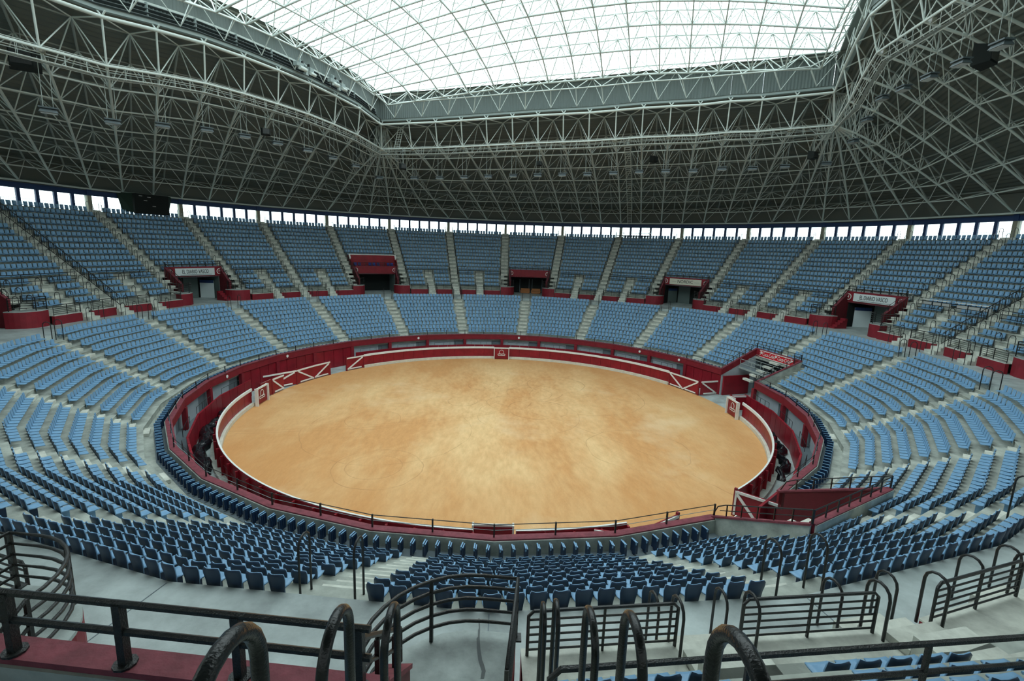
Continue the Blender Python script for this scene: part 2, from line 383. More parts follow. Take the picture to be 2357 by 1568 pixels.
# ---- the two ring entrances
def entrance(a0, a1, lab):
    e = st('ring_entrance', lab, 'entrance')
    rb, zb = 32.9, 5.55
    for s, a in ((0, a0), (1, a1)):
        P = ringverts(RW, a, a+.001, 0)[0]; Q = pol(rb, a, 0)
        d = (Q-P).normalized(); nn = Vector((d.y, -d.x, 0))*(.16 if (s == 1) else -.16)
        A, B = P, Q
        # inner red face, outer concrete face, coping that rises with the rows
        m = MB(); m.hexa([A, B, B+nn*.5, A+nn*.5, A+Vector((0, 0, ZW)), B+Vector((0, 0, zb)), B+nn*.5+Vector((0, 0, zb)), A+nn*.5+Vector((0, 0, ZW))]); obj('side_wall', m, 'redb' if a0 > 100 else 'grey', e)
        m = MB(); m.hexa([A+nn*.5, B+nn*.5, B+nn, A+nn, A+nn*.5+Vector((0, 0, ZW)), B+nn*.5+Vector((0, 0, zb)), B+nn+Vector((0, 0, zb)), A+nn+Vector((0, 0, ZW))]); obj('outer_face', m, 'conc', e)
        m = MB(); m.beam(A+nn*.5+Vector((0, 0, ZW)), B+nn*.5+Vector((0, 0, zb)), .26, .09); obj('coping', m, 'redc', e)
        if a0 < 100:
            m = MB(); z0 = .75
            m.hexa([A-nn*.2+Vector((0, 0, ZW-z0)), B-nn*.2+Vector((0, 0, zb-z0)), B+Vector((0, 0, zb-z0)), A+Vector((0, 0, ZW-z0)), A-nn*.2+Vector((0, 0, ZW)), B-nn*.2+Vector((0, 0, zb)), B+Vector((0, 0, zb)), A+Vector((0, 0, ZW))]); obj('red_band', m, 'red', e)
        for f in (0, .5, 1): pass
        m = MB(); L = (B-A).length
        top0 = A+nn*.5+Vector((0, 0, ZW+.04)); top1 = B+nn*.5+Vector((0, 0, zb+.04)); up = Vector((0, 0, .62))
        m.tube([top0+Vector((0, 0, .05)), top0+(top1-top0)*.05+up*.85, top0+(top1-top0)*.14+up, top1+up], .03, 6); m.tube([top0+(top1-top0)*.08+up*.5, top1+up*.5], .022, 6)
        for j in range(6): q = top0+(top1-top0)*(.16+.84*j/5); m.beam(q, q+up, .05, .05)
        obj('guard_rail', m, 'blk', e)
    A, B = pol(rb, a0, 0), pol(rb, a1, 0)
    m = MB(); m.beam(A+Vector((0, 0, zb-.45)), B+Vector((0, 0, zb-.45)), .2, .9); obj('back_lintel', m, 'red', e)
    m = MB(); oo = (A+B).normalized()*.14; m.beam(A+oo+Vector((0, 0, zb-.6)), B+oo+Vector((0, 0, zb-.6)), .08, 1.2); obj('outer_face', m, 'conc', e)
    m = MB(); m.beam(A+Vector((0, 0, zb)), B+Vector((0, 0, zb)), .3, .09); obj('coping', m, 'redc', e)
    m = MB(); up = Vector((0, 0, .62)); A2, B2 = A+Vector((0, 0, zb)), B+Vector((0, 0, zb)); m.tube([A2+up, B2+up], .03); m.tube([A2+up*.5, B2+up*.5], .022)
    for j in range(8): q = A2+(B2-A2)*j/7; m.beam(q, q+up, .05, .05)
    obj('guard_rail', m, 'blk', e)
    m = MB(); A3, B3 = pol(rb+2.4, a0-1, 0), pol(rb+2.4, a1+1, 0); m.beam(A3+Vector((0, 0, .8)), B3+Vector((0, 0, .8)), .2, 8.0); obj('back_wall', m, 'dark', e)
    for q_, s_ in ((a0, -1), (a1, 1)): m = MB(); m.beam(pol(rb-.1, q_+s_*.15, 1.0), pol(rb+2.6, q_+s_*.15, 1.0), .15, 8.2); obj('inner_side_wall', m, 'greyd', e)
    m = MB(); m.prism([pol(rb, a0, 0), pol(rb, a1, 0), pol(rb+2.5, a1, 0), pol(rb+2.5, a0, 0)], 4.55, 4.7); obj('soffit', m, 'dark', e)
    return e
e1 = entrance(72, 84, 'open entrance cut into far right stands under a red banner')
e2 = entrance(144, 156, 'open entrance cut into near right stands with red walls')
# banner of the far entrance
def textobj(s, parent, size, m, origin, xdir, zdir, shear=0.0, name='lettering', ext=.006, sx=1.0):
    cu = bpy.data.curves.new(name, 'FONT'); cu.body = s; cu.size = size; cu.align_x = 'CENTER'; cu.align_y = 'CENTER'; cu.shear = shear; cu.extrude = ext; cu.resolution_u = 3
    tmp = bpy.data.objects.new(name, cu); COL.objects.link(tmp); bpy.context.view_layer.update()
    me = bpy.data.meshes.new_from_object(tmp.evaluated_get(bpy.context.evaluated_depsgraph_get())); bpy.data.objects.remove(tmp)
    me.materials.clear(); me.materials.append(M[m]); o = bpy.data.objects.new(name, me); COL.objects.link(o)
    x = Vector(xdir).normalized(); z = Vector(zdir).normalized(); y = x.cross(z)*-1   # letters lie in x,z ; face towards -y'
    n = x.cross(z); w = wloc(parent) if parent else Vector((0, 0, 0)); o.parent = parent
    l = Vector(origin)-w
    o.matrix_local = Matrix(((x.x*sx, z.x, n.x, l.x), (x.y*sx, z.y, n.y, l.y), (x.z*sx, z.z, n.z, l.z), (0, 0, 0, 1)))
    return o
A, B = pol(32.74, 73.2, 5.1), pol(32.74, 82.4, 5.1); c = (A+B)/2; xd = (B-A).normalized(); inw = Vector((-c.x, -c.y, 0)).normalized()
bn = thing('banner', c, 'red and white drinks banner across the back of far right entrance', 'banner')
m = MB(); m.beam(A+inw*.04, B+inw*.04, .05, .82); obj('banner_sheet', m, 'banr', bn)
m = MB(); m.beam(A+inw*.07+Vector((0, 0, .38)), B+inw*.07+Vector((0, 0, .38)), .03, .07); m.beam(A+inw*.07-Vector((0, 0, .38)), B+inw*.07-Vector((0, 0, .38)), .03, .07); obj('white_border', m, 'white', bn)
for f in (-.23, .23): textobj('Coca-Cola', bn, .62, 'white', c+xd*(f*(B-A).length)+inw*.09, xd, (0, 0, 1), .25, sx=.68)
for f in (-.45, 0, .45):
    m = MB(); q = c+xd*(f*(B-A).length)+inw*.08
    for s in (-1, 1): m.tube([q+xd*(.12*s*cos(t)+.06*s)+Vector((0, 0, .24*sin(t))) for t in [j*pi/5 for j in range(6)]], .03, 4)
    m.tube([q-xd*.25-Vector((0, 0, .22)), q+xd*.25+Vector((0, 0, .22))], .035, 4); obj('white_emblem', m, 'white', bn)
# mezzanine rail inside the far entrance
br = thing('footbridge', pol(30.6, 78, 3.4), 'grey steel footbridge with railings crossing the far right entrance', 'bridge')
A, B = pol(30.3, 72.3, 3.35), pol(30.3, 83.7, 3.35); m = MB(); m.beam(A, B, .25, .14); obj('bridge_beam', m, 'beam', br)
m = MB(); m.prism([pol(30.3, 72.3), pol(30.3, 83.7), pol(31.6, 83.7), pol(31.6, 72.3)], 3.3, 3.36); obj('bridge_deck', m, 'greyd', br)
for rr in (30.3, 31.6):
    m = MB(); A, B = pol(rr, 72.5, 3.4), pol(rr, 83.5, 3.4)
    for h in (.5, 1.0): m.tube([A+Vector((0, 0, h)), B+Vector((0, 0, h))], .03)
    for j in range(4): q = A+(B-A)*j/3; m.tube([q, q+Vector((0, 0, 1.0))], .03)
    obj('bridge_rail', m, 'beam', br)
m = MB(); m.hexa([pol(28.1, 72.2, 0), pol(28.1, 72.6, 0), pol(31.9, 72.6, 0), pol(31.9, 72.2, 0), pol(28.1, 72.2, 2.35), pol(28.1, 72.6, 2.35), pol(31.9, 72.6, 2.35), pol(31.9, 72.2, 2.35)])
obj('gate_leaf', m, 'redp', label='plain dark red gate leaf standing open at far right entrance', cat='gate')
# steel handrail ramp in the near entrance
rp = thing('handrail', pol(30, 150, 1.5), 'pale steel handrail sloping through near right entrance', 'handrail')
A, B = pol(27.4, 155, .9), pol(33.5, 148, 4.3); m = MB(); m.tube([A, B], .05); m.tube([A-Vector((0, 0, .45)), B-Vector((0, 0, .45))], .035); obj('rail', m, 'beam', rp)
for f in (.35, .7): q = A+(B-A)*f; m = MB(); m.tube([q-Vector((0, 0, 1.6)), q], .04); obj('post', m, 'beam', rp)
# ================================================================== barrera (ring fence)
BZ = 1.78
fence = thing('ring_fence', (0, 0, 0), 'dark red wooden barrier with white top rail around the sand', 'fence')
FS = [(-177.4, -91.2), (-48, -2.6), (2.6, 60), (90.9, 141.5), (163, 177.4)]
def arcpts(r, a0, a1, z, st_=2.0):
    n = max(1, int(math.ceil(abs(a1-a0)/st_))); return [pol(r, a0+(a1-a0)*i/n, z) for i in range(n+1)]
def arcbox(r0, r1, z0, z1, a0, a1, st_=2.0):
    m = MB(); P = [arcpts(r, a0, a1, z, st_) for r, z in ((r0, z0), (r1, z0), (r0, z1), (r1, z1))]; n = len(P[0])
    for i in range(n-1): m.hexa([P[0][i], P[0][i+1], P[1][i+1], P[1][i], P[2][i], P[2][i+1], P[3][i+1], P[3][i]])
    return m
for a0, a1 in FS:
    n = max(1, round((a1-a0)/3.6)); d = (a1-a0)/n
    for i in range(n):
        b = a0+i*d; near = abs(b) > 120
        obj('fence_panel', arcbox(24.98, 25.06, .12, BZ-.02, b+.04, b+d-.04), 'orng' if (-130 < b < -93 and False) else 'redp', fence)
        obj('white_top_rail', arcbox(24.9, 25.0, BZ-.22, BZ+.02, b, b+d), 'white', fence, label='white painted top rail')
        obj('white_kick_step', arcbox(24.72, 24.97, .02, .36, b, b+d), 'curb', fence, label='white foot step')
        if near or b > 88 or b < -90:
            m = MB(); p = pol(25.2, b, .9); m.box((p.x-.06*sin(R(b)), p.y-.06*cos(R(b)), .85), (.12, .22, 1.7), -R(b)); obj('buttress', m, 'redp', fence)
            obj('plank_rail', arcbox(25.06, 25.12, .95, 1.07, b, b+d), 'redb', fence); obj('base_curb', arcbox(25.06, 25.5, 0, .3, b, b+d), 'conc', fence)
obj('fence_cap', arcbox(24.92, 25.03, BZ+.02, BZ+.05, *FS[0]), 'white', fence)
for q in FS[1:]: obj('fence_cap', arcbox(24.92, 25.03, BZ+.02, BZ+.05, *q), 'white', fence)
# ---- gates: leaf between plan points A and B, white braces on the face towards 'face'
def gate(A, B, lab, kindb='Z', face=1, post=True, h=BZ, hang=None):
    A = Vector(A); B = Vector(B); d = (B-A).normalized(); n = Vector((d.y, -d.x, 0))*face; L = (B-A).length
    t = thing('gate', A, lab, 'gate'); U = Vector((0, 0, 1))
    m = MB(); m.beam(A+U*(h/2+.04), B+U*(h/2+.04), .08, h-.12); obj('leaf', m, 'redp', t)
    def P(u, v): return A+d*(u*L)+U*(v*h)+n*.07
    def strip(a, b, w=.17): m = MB(); m.beam(P(*a), P(*b), .07, w, up=U if abs(a[0]-b[0]) > .3 else d); obj('white_brace', m, 'white', t, label='white diagonal brace' if a[1] != b[1] else 'white rail')
    strip((0, .93), (1, .93)); 
    if kindb == 'Z': strip((.93, .86), (.04, .10)); strip((.08, .13), (.85, .13), .14)
    if kindb == 'S': strip((.07, .86), (.96, .10)); strip((.18, .13), (.95, .13), .14)
    if kindb == 'V': strip((.02, .88), (.5, .08)); strip((.5, .08), (.98, .88)); strip((.05, .12), (.42, .12), .13); strip((.58, .12), (.93, .12), .13)
    if kindb == 'N': strip((.03, .88), (.5, .05)); strip((.02, .05), (.02, .9), .12)
    if post:
        for q in ((A,) if post == 1 else (A, B)): m = MB(); m.box((q.x, q.y, h/2+.05), (.17, .17, h+.12), atan2(d.y, d.x)); obj('post', m, 'red', t)
    return t
pp = lambda a, r=25.02: pol(r, a, 0)
gate(pp(-87), pp(-82), 'short red fence gate beside the left emblem shelter', '', -1, 2)
gate(pp(-82), pp(-77.4), 'red gate with white S brace, first after left emblem shelter', 'S', 1, 1)
gate(pol(26.7, -80, 0), pp(-72.2), 'red gate with white Z brace swung back towards the wall', 'Z', 1, 0)
gate(pp(-72.2), pp(-65.8), 'closed red gate with white S brace on the left arc', 'S', 1, 1)
gate(pp(-65.8), pp(-60), 'closed red gate with white Z brace before the open gap', 'Z', 1, 0)
gate(pp(-60), pol(26.6, -66, 0), 'red gate leaf folded behind the gap on the left arc', '', 1, 1)
gate(pp(-54), pp(-48), 'red gate with white Z brace after the open gap', 'Z', 1, 2)
gate(pp(60), pp(71.2), 'double red gate with white V brace at far right', 'V', 1, 2)
gate(pol(25.2, 71.6, 0), pol(27.6, 71.6, 0), 'red gate leaf with white brace opened towards far right post', 'S', 1, 0)
gate(pol(25.1, 84.8, 0), pol(27.2, 84.6, 0), 'dark red gate leaf standing behind the right emblem shelter', '', 1, 0)
gate(pp(84.8), pp(87.3), 'short red gate leaf left of the right emblem shelter', '', 1, 1)
gate(pol(24.9, 141.8, 0), pol(27.7, 140.8, 0), 'red gate with white diagonal opened across the alley at near right', 'N', 1, 2)
gate(pol(25.1, 155.2, 0), pol(25.75, 162.0, 0), 'near red gate leaf with white top rail left ajar', '', -1, 1)
gate(pol(25.7, 164.9, 0), pol(25.1, 167.6, 0), 'small red gate leaf folded behind the near barrier', '', -1, 1)
# ---- emblem shelters (burladeros)
for a, lab in ((-89, 'red shelter board with white emblem on the left edge of the sand'), (0, 'red shelter board with white emblem at far middle of the sand'), (88.7, 'red shelter board with white emblem on the right edge of the sand'), (180.2, 'red shelter board seen from behind on the near edge of the sand')):
    r = 24.45; hw = 1.05; c = pol(r, a, 0); aa = R(a)+PH; td = Vector((cos(aa), -sin(aa), 0)); rd = Vector((sin(aa), cos(aa), 0)); U = Vector((0, 0, 1))
    t = thing('shelter_board', c, lab, 'shelter', 'emblem shelters round the sand')
    m = MB(); m.beam(c-td*hw+U*.9, c+td*hw+U*.9, .08, 1.62); obj('board', m, 'redp', t)
    for s in (-1, 1): m = MB(); m.beam(c+td*(s*(hw+.04))-rd*.06+U*.0, c+td*(s*(hw+.04))-rd*.06+U*1.82, .1, .34, up=rd); obj('white_side', m, 'white', t, label='white side post')
    m = MB(); m.beam(c-td*hw+U*1.74-rd*.04, c+td*hw+U*1.74-rd*.04, .14, .16); obj('white_top', m, 'white', t, label='white top rail')
    m = MB(); cc = c-rd*.06+U*1.12
    m.tube([cc+td*(.33*cos(x))+U*(.33*sin(x)) for x in [k*2*pi/20 for k in range(20)]], .03, 4, closed=True)
    for z in (-.5, -.28): m.beam(cc-td*.52+U*z, cc+td*.52+U*z, .03, .06)
    for s in (-1, 1): m.beam(cc+td*(.52*s)+U*-.5, cc+td*(.52*s)+U*-.28, .03, .06, up=td)
    obj('emblem', m, 'white', t, label='white ring over a bar')
# ---- guard rail on the front wall
for lab, a0, a1 in (('two-bar guard rail on the front wall, long run round the left', -204, 72), ('two-bar guard rail on the front wall between the two entrances', 84, 144)):
    t = thing('guard_rail', (0, 0, 0), lab, 'railing'); z0 = ZW+.02; n = int((a1-a0)/12)
    for s in range(n):
        b = a0+12*s
        if not vis(pol(28, b+6, 3.5), 500): continue
        for h, r in ((.62, .022), (.34, .015)):
            m = MB(); m.tube(ringverts(RW, b, b+12, z0+h), r, 5); obj('bar', m, 'blk' if h > .5 else 'beam', t)
        for q in (b, b+6):
            m = MB(); v = polyr(RW, q, z0); m.box((v.x, v.y, z0+.33), (.07, .07, .66), -R(q)); obj('post', m, 'blk', t)
# ================================================================== seats
def seat_parts(q):
    """q 2 = close detail, 0 = far"""
    nx = 5 if q == 2 else 3
    back = [(-.225, .85, .185), (-.235, .80, .215), (-.215, .68, .222), (-.185, .50, .20), (-.17, .27, .175)] if q == 2 else [(-.23, .85, .205), (-.20, .60, .22), (-.17, .30, .19)]
    pan = [(-.16, .455, .19), (.0, .425, .215), (.16, .435, .225), (.235, .425, .21), (.25, .385, .195)] if q == 2 else [(-.16, .455, .20), (.03, .43, .225), (.25, .41, .215)]
    def shell(prof, th, curve):
        m = MB(); m.back = []; V = []
        for side in (0, 1):
            for j, (y, z, w) in enumerate(prof):
                p = prof[min(j+1, len(prof)-1)]; o = prof[max(j-1, 0)]; ty, tz = p[0]-o[0], p[1]-o[1]; l = sqrt(ty*ty+tz*tz); ny, nzz = tz/l, -ty/l
                for i in range(nx):
                    u = -1+2*i/(nx-1); wob = .012*sin(u*5) if (q == 2 and j == 0) else 0
                    V.append((u*w, y+curve*u*u+side*th*ny*1.0, z+(.02*u*u if curve == 0 else 0)+wob+side*th*nzz))
        n = len(prof)*nx; F = []
        for j in range(len(prof)-1):
            for i in range(nx-1):
                a = j*nx+i; F.append((a, a+1, a+nx+1, a+nx)); m.back.append(len(F)-1); F.append((n+a, n+a+nx, n+a+nx+1, n+a+1))
        for j in range(len(prof)-1):
            a = j*nx; F.append((a, a+nx, n+a+nx, n+a)); a = j*nx+nx-1; F.append((a, n+a, n+a+nx, a+nx))
        for i in range(nx-1):
            a = i; F.append((a, n+a, n+a+1, a+1)); a = (len(prof)-1)*nx+i; F.append((a, a+1, n+a+1, n+a))
        return m.add(V, F)
    b = shell(back, .028, .045); p = shell(pan, .03, 0.0)
    k = MB(); k.box((0, .0, .2), (.06, .26, .4)) if q == 2 else k.box((0, -.03, .2), (.05, .2, .4))
    return b, p, k
def sections(r, a0, a1, own, half, sp=.56):
    """seat places along one row between two stairways"""
    A = degrees(half/r); P = ringverts(r, a0+A, a1-A, 0, own); Ls = [(P[i+1]-P[i]).length for i in range(len(P)-1)]; T = sum(Ls)
    n = int(T/sp); out = []
    for j in range(n):
        s = (T-n*sp)/2+sp*(j+.5)
        for i, L in enumerate(Ls):
            if s <= L+1e-9: break
            s -= L
        d = (P[i+1]-P[i]).normalized(); q = P[i]+d*s; out.append((q, atan2(d.y, d.x)))   # local x along d (increasing az), +y must look inward
    return out
seats = []      # (pos, rz, tier, row, block centre, index, count)
for k in range(1, 12):
    z = 2.45+.47*k; r = 29.5+.83*(k-1)+.57
    for b in range(-192, 168, 18):
        a0 = b; a1 = b+18
        spans = [(a0, a1)]
        if k <= 4:
            out = []
            for (x, y) in spans:
                for c0, c1 in ((72, 84), (144, 156), (-216, -204)):
                    if x < c1 and y > c0:
                        if x < c0-1.5: out.append((x, c0-.2))
                        if y > c1+1.5: out.append((c1+.2, y))
                        break
                else: out.append((x, y))
            spans = out
        for x, y in spans:
            L = sections(r, x, y, False, .74)
            for j, (q, t) in enumerate(L): seats.append((Vector((q.x, q.y, z)), t+pi, 'L', k, b+9, j, len(L)))
for i in range(16):
    r = ur(i)+.47
    for b in range(-180, 180, 12):
        if i < 4:
            if b % 36 == 0: continue
            sp = [(b, b+6), (b+6, b+12)] if b % 36 in (12, 24) else [(b, b+12)]
        else: sp = [(b, b+12)]
        for h, (x, y) in enumerate(sp):
            L = sections(r, x, y, True, .76)
            for j, (q, t) in enumerate(L): seats.append((Vector((q.x, q.y, uz(i)-.15)), t+pi, 'U', i, b+6, j+(50 if h else 0), len(L)))
HB = polyr(46, -30, 0, True)
def inbox(s): return s[2] == 'U' and s[4] == -30 and 4 <= s[3] <= 6
seats = [s for s in seats if not inbox(s)]
# benches replace some seats
near = []; rest = []
for s in seats:
    c = s[0]+Vector((0, 0, .6)); q = pix(c)
    if q and -10 < q[0] < 2367 and -10 < q[1] < 1578: near.append((q[2], s))
    if q and -300 < q[0] < 2657 and q[1] < 1900: rest.append(s)
near.sort(key=lambda x: x[0]); near = [s for _, s in near[:300]]; ids = set(id(s) for s in near); rest = [s for s in rest if id(s) not in ids]
# mid-grade copies in the one big object, finer ones nearer
NB, NP, NK = seat_parts(2); FB, FP, FK = seat_parts(0)
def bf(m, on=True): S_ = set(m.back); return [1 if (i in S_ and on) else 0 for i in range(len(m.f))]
# decide which skin of the shell is the rear one (normals towards -y)
def rear(m):
    fl = []
    for i, f in enumerate(m.f):
        a, b, c = (Vector(m.v[f[k]]) for k in (0, 1, 2)); n = (b-a).cross(c-a)
        fl.append(i)
    return fl
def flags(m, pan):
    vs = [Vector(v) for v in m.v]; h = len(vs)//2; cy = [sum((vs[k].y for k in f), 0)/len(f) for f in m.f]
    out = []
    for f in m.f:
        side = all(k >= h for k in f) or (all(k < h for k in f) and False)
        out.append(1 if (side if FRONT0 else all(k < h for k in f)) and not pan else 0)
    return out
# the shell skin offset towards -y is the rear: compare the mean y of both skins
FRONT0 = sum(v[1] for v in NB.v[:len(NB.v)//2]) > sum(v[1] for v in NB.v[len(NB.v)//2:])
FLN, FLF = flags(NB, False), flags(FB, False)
mNB, mNP, mNK = mk('backrest', NB, 'seat', False, 'seat_shaded', FLN), mk('seat_pan', NP, 'seat', True), mk('bracket', NK, 'navy')
for me in (mNB, mNP):
    try: me.polygons.foreach_set('use_smooth', [True]*len(me.polygons))
    except Exception: pass
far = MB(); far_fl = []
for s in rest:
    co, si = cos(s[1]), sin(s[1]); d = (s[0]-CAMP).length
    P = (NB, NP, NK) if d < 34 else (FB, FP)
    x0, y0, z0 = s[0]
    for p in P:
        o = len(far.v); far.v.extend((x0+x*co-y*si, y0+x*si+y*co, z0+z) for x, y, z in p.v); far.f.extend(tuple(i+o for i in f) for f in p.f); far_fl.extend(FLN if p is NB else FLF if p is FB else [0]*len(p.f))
o = obj('stadium_seats', mk('stadium_seats', far, 'seat', False, 'seat_shaded', far_fl), None, None, False, 'rows of blue plastic seats filling the stands around the ring', 'seats', 'stadium seats', 'stuff')
BN = {177: 'centre foreground block', 159: 'foreground block right of centre', -165: 'foreground block left of centre', -147: 'second block left of centre', 141: 'second block right of centre', -183: 'centre foreground block', -201: 'foreground block right of centre'}
for s in near:
    _, rz, tier, row, blk, j, n = s
    if tier == 'L':
        cb = blk if blk in BN else (blk+360 if blk+360 in BN else blk-360)
        # seen from behind on the near side the first seat of a row (smallest azimuth) is the rightmost
        lab = 'blue seat, %s from right, %s row from walkway, %s' % (ORD(j+1), ORD(12-row), BN.get(cb, 'near block'))
        g = 'lower tier seats'
    else:
        half = 'section right of camera' if 160 < blk < 180 or blk < -180 else ('second section right of camera' if 140 < blk <= 160 else 'section left of camera')
        lab = 'blue seat, %s upper row, %s from right, %s' % (ORD(row+1), ORD((j % 50)+1), half+(' near half' if j >= 50 else ''))
        g = 'upper tier seats'
    t = thing('stadium_seat', s[0], lab, 'seat', g, rz=rz)
    inst('backrest', mNB, t); inst('seat_pan', mNP, t); inst('bracket', mNK, t)
# ---- folded seats of the first row
fb = MB(); fb.box((0, 0, .42), (.05, .42, .62)); fb.box((0, -.02, .09), (.05, .12, .18))
fp = MB(); fp.box((.075, .0, .40), (.07, .40, .56))
for y in (-.12, 0, .12): fp.box((.12, y, .4), (.03, .05, .46))
ft = MB(); ft.box((.0, 0, .735), (.06, .40, .025)); ft.box((.08, 0, .69), (.05, .36, .02)); ft.box((0, -.2, .66), (.06, .03, .12))
mfb, mfp, mft = mk('backrest', fb, 'navy'), mk('folded_pan', fp, 'navy'), mk('top_edge', ft, 'seat')
i = 0
for a0, a1 in LOW:
    L = sections(28.62, a0+1.2, a1-1.2, False, .1, .58)
    for j, (q, t) in enumerate(L):
        q = Vector((q.x, q.y, 2.45))
        if not vis(q, 10): continue
        i += 1
        side = 'long front row' if a0 < 0 else 'short front row at right'
        o = thing('folding_seat', q, 'navy tip-up seat folded against the front wall, %s place clockwise, %s' % (ORD(j+1), side), 'seat', 'tip-up seats of the first row', rz=t+pi+random.uniform(-.06, .06))
        inst('backrest', mfb, o); inst('folded_pan', mfp, o); inst('top_edge', mft, o)
# ================================================================== gangway mouths in the upper tier
NUM = {-210: '', -174: '', -138: '', -102: '', -66: '15', -30: '1', 6: '2', 42: '3', 78: '4', 114: '', 150: ''}
VL = {-66: 'gangway mouth with white newspaper sign at far left', -30: 'gangway mouth numbered 1 under the red balcony', 6: 'gangway mouth numbered 2 with two tan sofas', 42: 'gangway mouth numbered 3 with cream sign', 78: 'gangway mouth numbered 4 with white newspaper sign', 114: 'gangway mouth cut off by right edge of the view', -102: 'gangway mouth cut off by left edge of the view', -174: 'gangway mouth directly below, left of the camera', 150: 'gangway mouth at near right edge'}
def rounded(az, sgn, r0, r1, t0, t1, rad=1.7, n=7):
    """platform outline (sector frame); the corner next to the passage is rounded.  t0 passage side, t1 outer side"""
    p = [(r1, t1), (r0, t1)]
    for j in range(n+1):
        a = pi/2*j/n; p.append((r0+rad-rad*cos(a), t0+rad-rad*sin(a)) if False else (r0+rad*(1-cos(a)), t0+rad*(1-sin(a))))
    p.append((r1, t0)); return [local(az, r, sgn*t, 0) for r, t in p]
PZ = 9.55
_fn = [0]
def fn(): _fn[0] += 1; return _fn[0]
for a in [-174, -138, -102, -66, -30, 6, 42, 78, 114, 150]:
    if not (vis(local(a, 42, 0, 9), 500)): continue
    v = thing('gangway_mouth', local(a, 42, 0, 8.02), VL.get(a, 'gangway mouth'), 'entrance', 'gangway mouths of the upper tier')
    U = Vector((0, 0, 1)); hp = 2.65; ho = 4.95
    for s in (-1, 1):
        O = rounded(a, s, 41.95, 44.0, hp, ho)
        if s < 0: O = O[::-1]
        m = MB(); m.prism(O, 8.0, PZ-.07); obj('platform_wall', m, 'red', v)
        m = MB(); m.prism([p for p in O], PZ-.07, PZ); obj('platform_top', m, 'slab', v)
        # five-bar fence along the front and round the corner
        path = [(44.0, ho), (42.05, ho)]+[(42.05+1.6*(1-cos(pi/2*j/8)), hp+.1+1.6*(1-sin(pi/2*j/8))) for j in range(9)]
        P = [local(a, r, s*t, PZ) for r, t in path]
        tail = local(a, 45.4, s*(hp+.1), PZ-1.0)
        fence_ = thing('platform_fence', P[1], 'black five-bar platform fence, %s one clockwise around the upper tier' % ORD(fn()), 'railing', 'platform fences')
        near_ = a in (-174, 150)
        for h in ((1.2, .97, .74, .51, .28)):
            m = MB(); m.tube([p+U*h for p in P]+([tail+U*h] if near_ else []), (.034 if near_ else .032) if h > 1.1 else (.032 if near_ else .024), 6 if near_ else 4); obj('bar', m, 'blk', fence_, near_)
        for p in [P[0], P[1], P[len(P)//2-1], P[-1]] if not near_ else [P[0], P[1], P[5], P[-1]]:
            m = MB(); m.box((p.x, p.y, PZ+.6), (.06, .06, 1.22), -R(a)); obj('post', m, 'blk', fence_)
        m = MB(); m.box((P[1].x, P[1].y, PZ+.01), (.2, .2, .03)); obj('foot_plate', m, 'blk', fence_)
        # raking side wall between the passage and the stair
        A0, B0 = local(a, 43.9, s*(hp+.62), 0), local(a, 46.4, s*(hp+1.0), 0); C0, D0 = local(a, 43.9, s*(hp+.9), 0), local(a, 46.4, s*(hp+1.3), 0)
        m = MB(); m.hexa([A0+U*8, B0+U*8, D0+U*8, C0+U*8, A0+U*10.5, B0+U*12.62, D0+U*12.62, C0+U*10.5]) ; obj('raking_wall', m, 'redb', v)
        m = MB(); m.beam((A0+C0)/2+U*10.53, (B0+D0)/2+U*12.64, .34, .06); obj('raking_coping', m, 'redc', v)
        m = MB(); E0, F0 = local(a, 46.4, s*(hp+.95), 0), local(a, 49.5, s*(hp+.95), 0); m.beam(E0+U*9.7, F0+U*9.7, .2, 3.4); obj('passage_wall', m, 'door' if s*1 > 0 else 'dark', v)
        m = MB(); up = U*.55; m.tube([(A0+C0)/2+U*10.5+up*.2, (A0+C0)/2+U*10.6+up, (B0+D0)/2+U*12.65+up], .03, 6); m.tube([(A0+C0)/2+U*10.55+up*.5, (B0+D0)/2+U*12.65+up*.5], .022, 6)
        for f in (.2, .6, .95): q = (A0+C0)/2+U*10.5+((B0+D0)/2+U*12.62-(A0+C0)/2-U*10.5)*f; m.beam(q, q+up, .05, .05)
        obj('raking_rail', m, 'blk', v)
        # stair from platform to passage floor
        for j in range(5):
            m = MB(); r0 = 43.0+.36*j if s*1 > 0 else 43.0+.36*j
            m.prism([local(a, r0, s*(hp-.02), 0), local(a, r0+.36, s*(hp-.02), 0), local(a, r0+.36, s*(hp-.75), 0), local(a, r0, s*(hp-.75), 0)][::(1 if s > 0 else -1)], 8.0, 8.25+.26*j)
            if a in (-66, 78) and s == (1 if a < 0 else -1): obj('passage_step', m, 'red', v)
    hw = 3.95
    m = MB(); m.beam(local(a, 46.3, -hw, 11.9), local(a, 46.3, hw, 11.9), .2, 1.4); obj('lintel', m, 'red', v)
    m = MB(); m.beam(local(a, 46.43, -hw, 11.9), local(a, 46.43, hw, 11.9), .05, 1.38); obj('lintel_back', m, 'conc', v)
    m = MB(); m.beam(local(a, 46.3, -hw-.1, 12.63), local(a, 46.3, hw+.1, 12.63), .26, .06); obj('lintel_coping', m, 'redc', v)
    m = MB(); m.prism([local(a, 46.2, -hw, 0), local(a, 46.2, hw, 0), local(a, 49.6, hw, 0), local(a, 49.6, -hw, 0)], 11.2, 11.35); obj('passage_ceiling', m, 'greyd', v)
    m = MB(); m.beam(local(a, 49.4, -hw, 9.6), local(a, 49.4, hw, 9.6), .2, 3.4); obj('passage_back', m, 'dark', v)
    m = MB(); m.prism([local(a, 41.9, -hp-.1, 0), local(a, 41.9, hp+.1, 0), local(a, 49.5, hp+.9, 0), local(a, 49.5, -hp-.9, 0)], 8.0, 8.03); obj('passage_floor', m, 'walk', v)
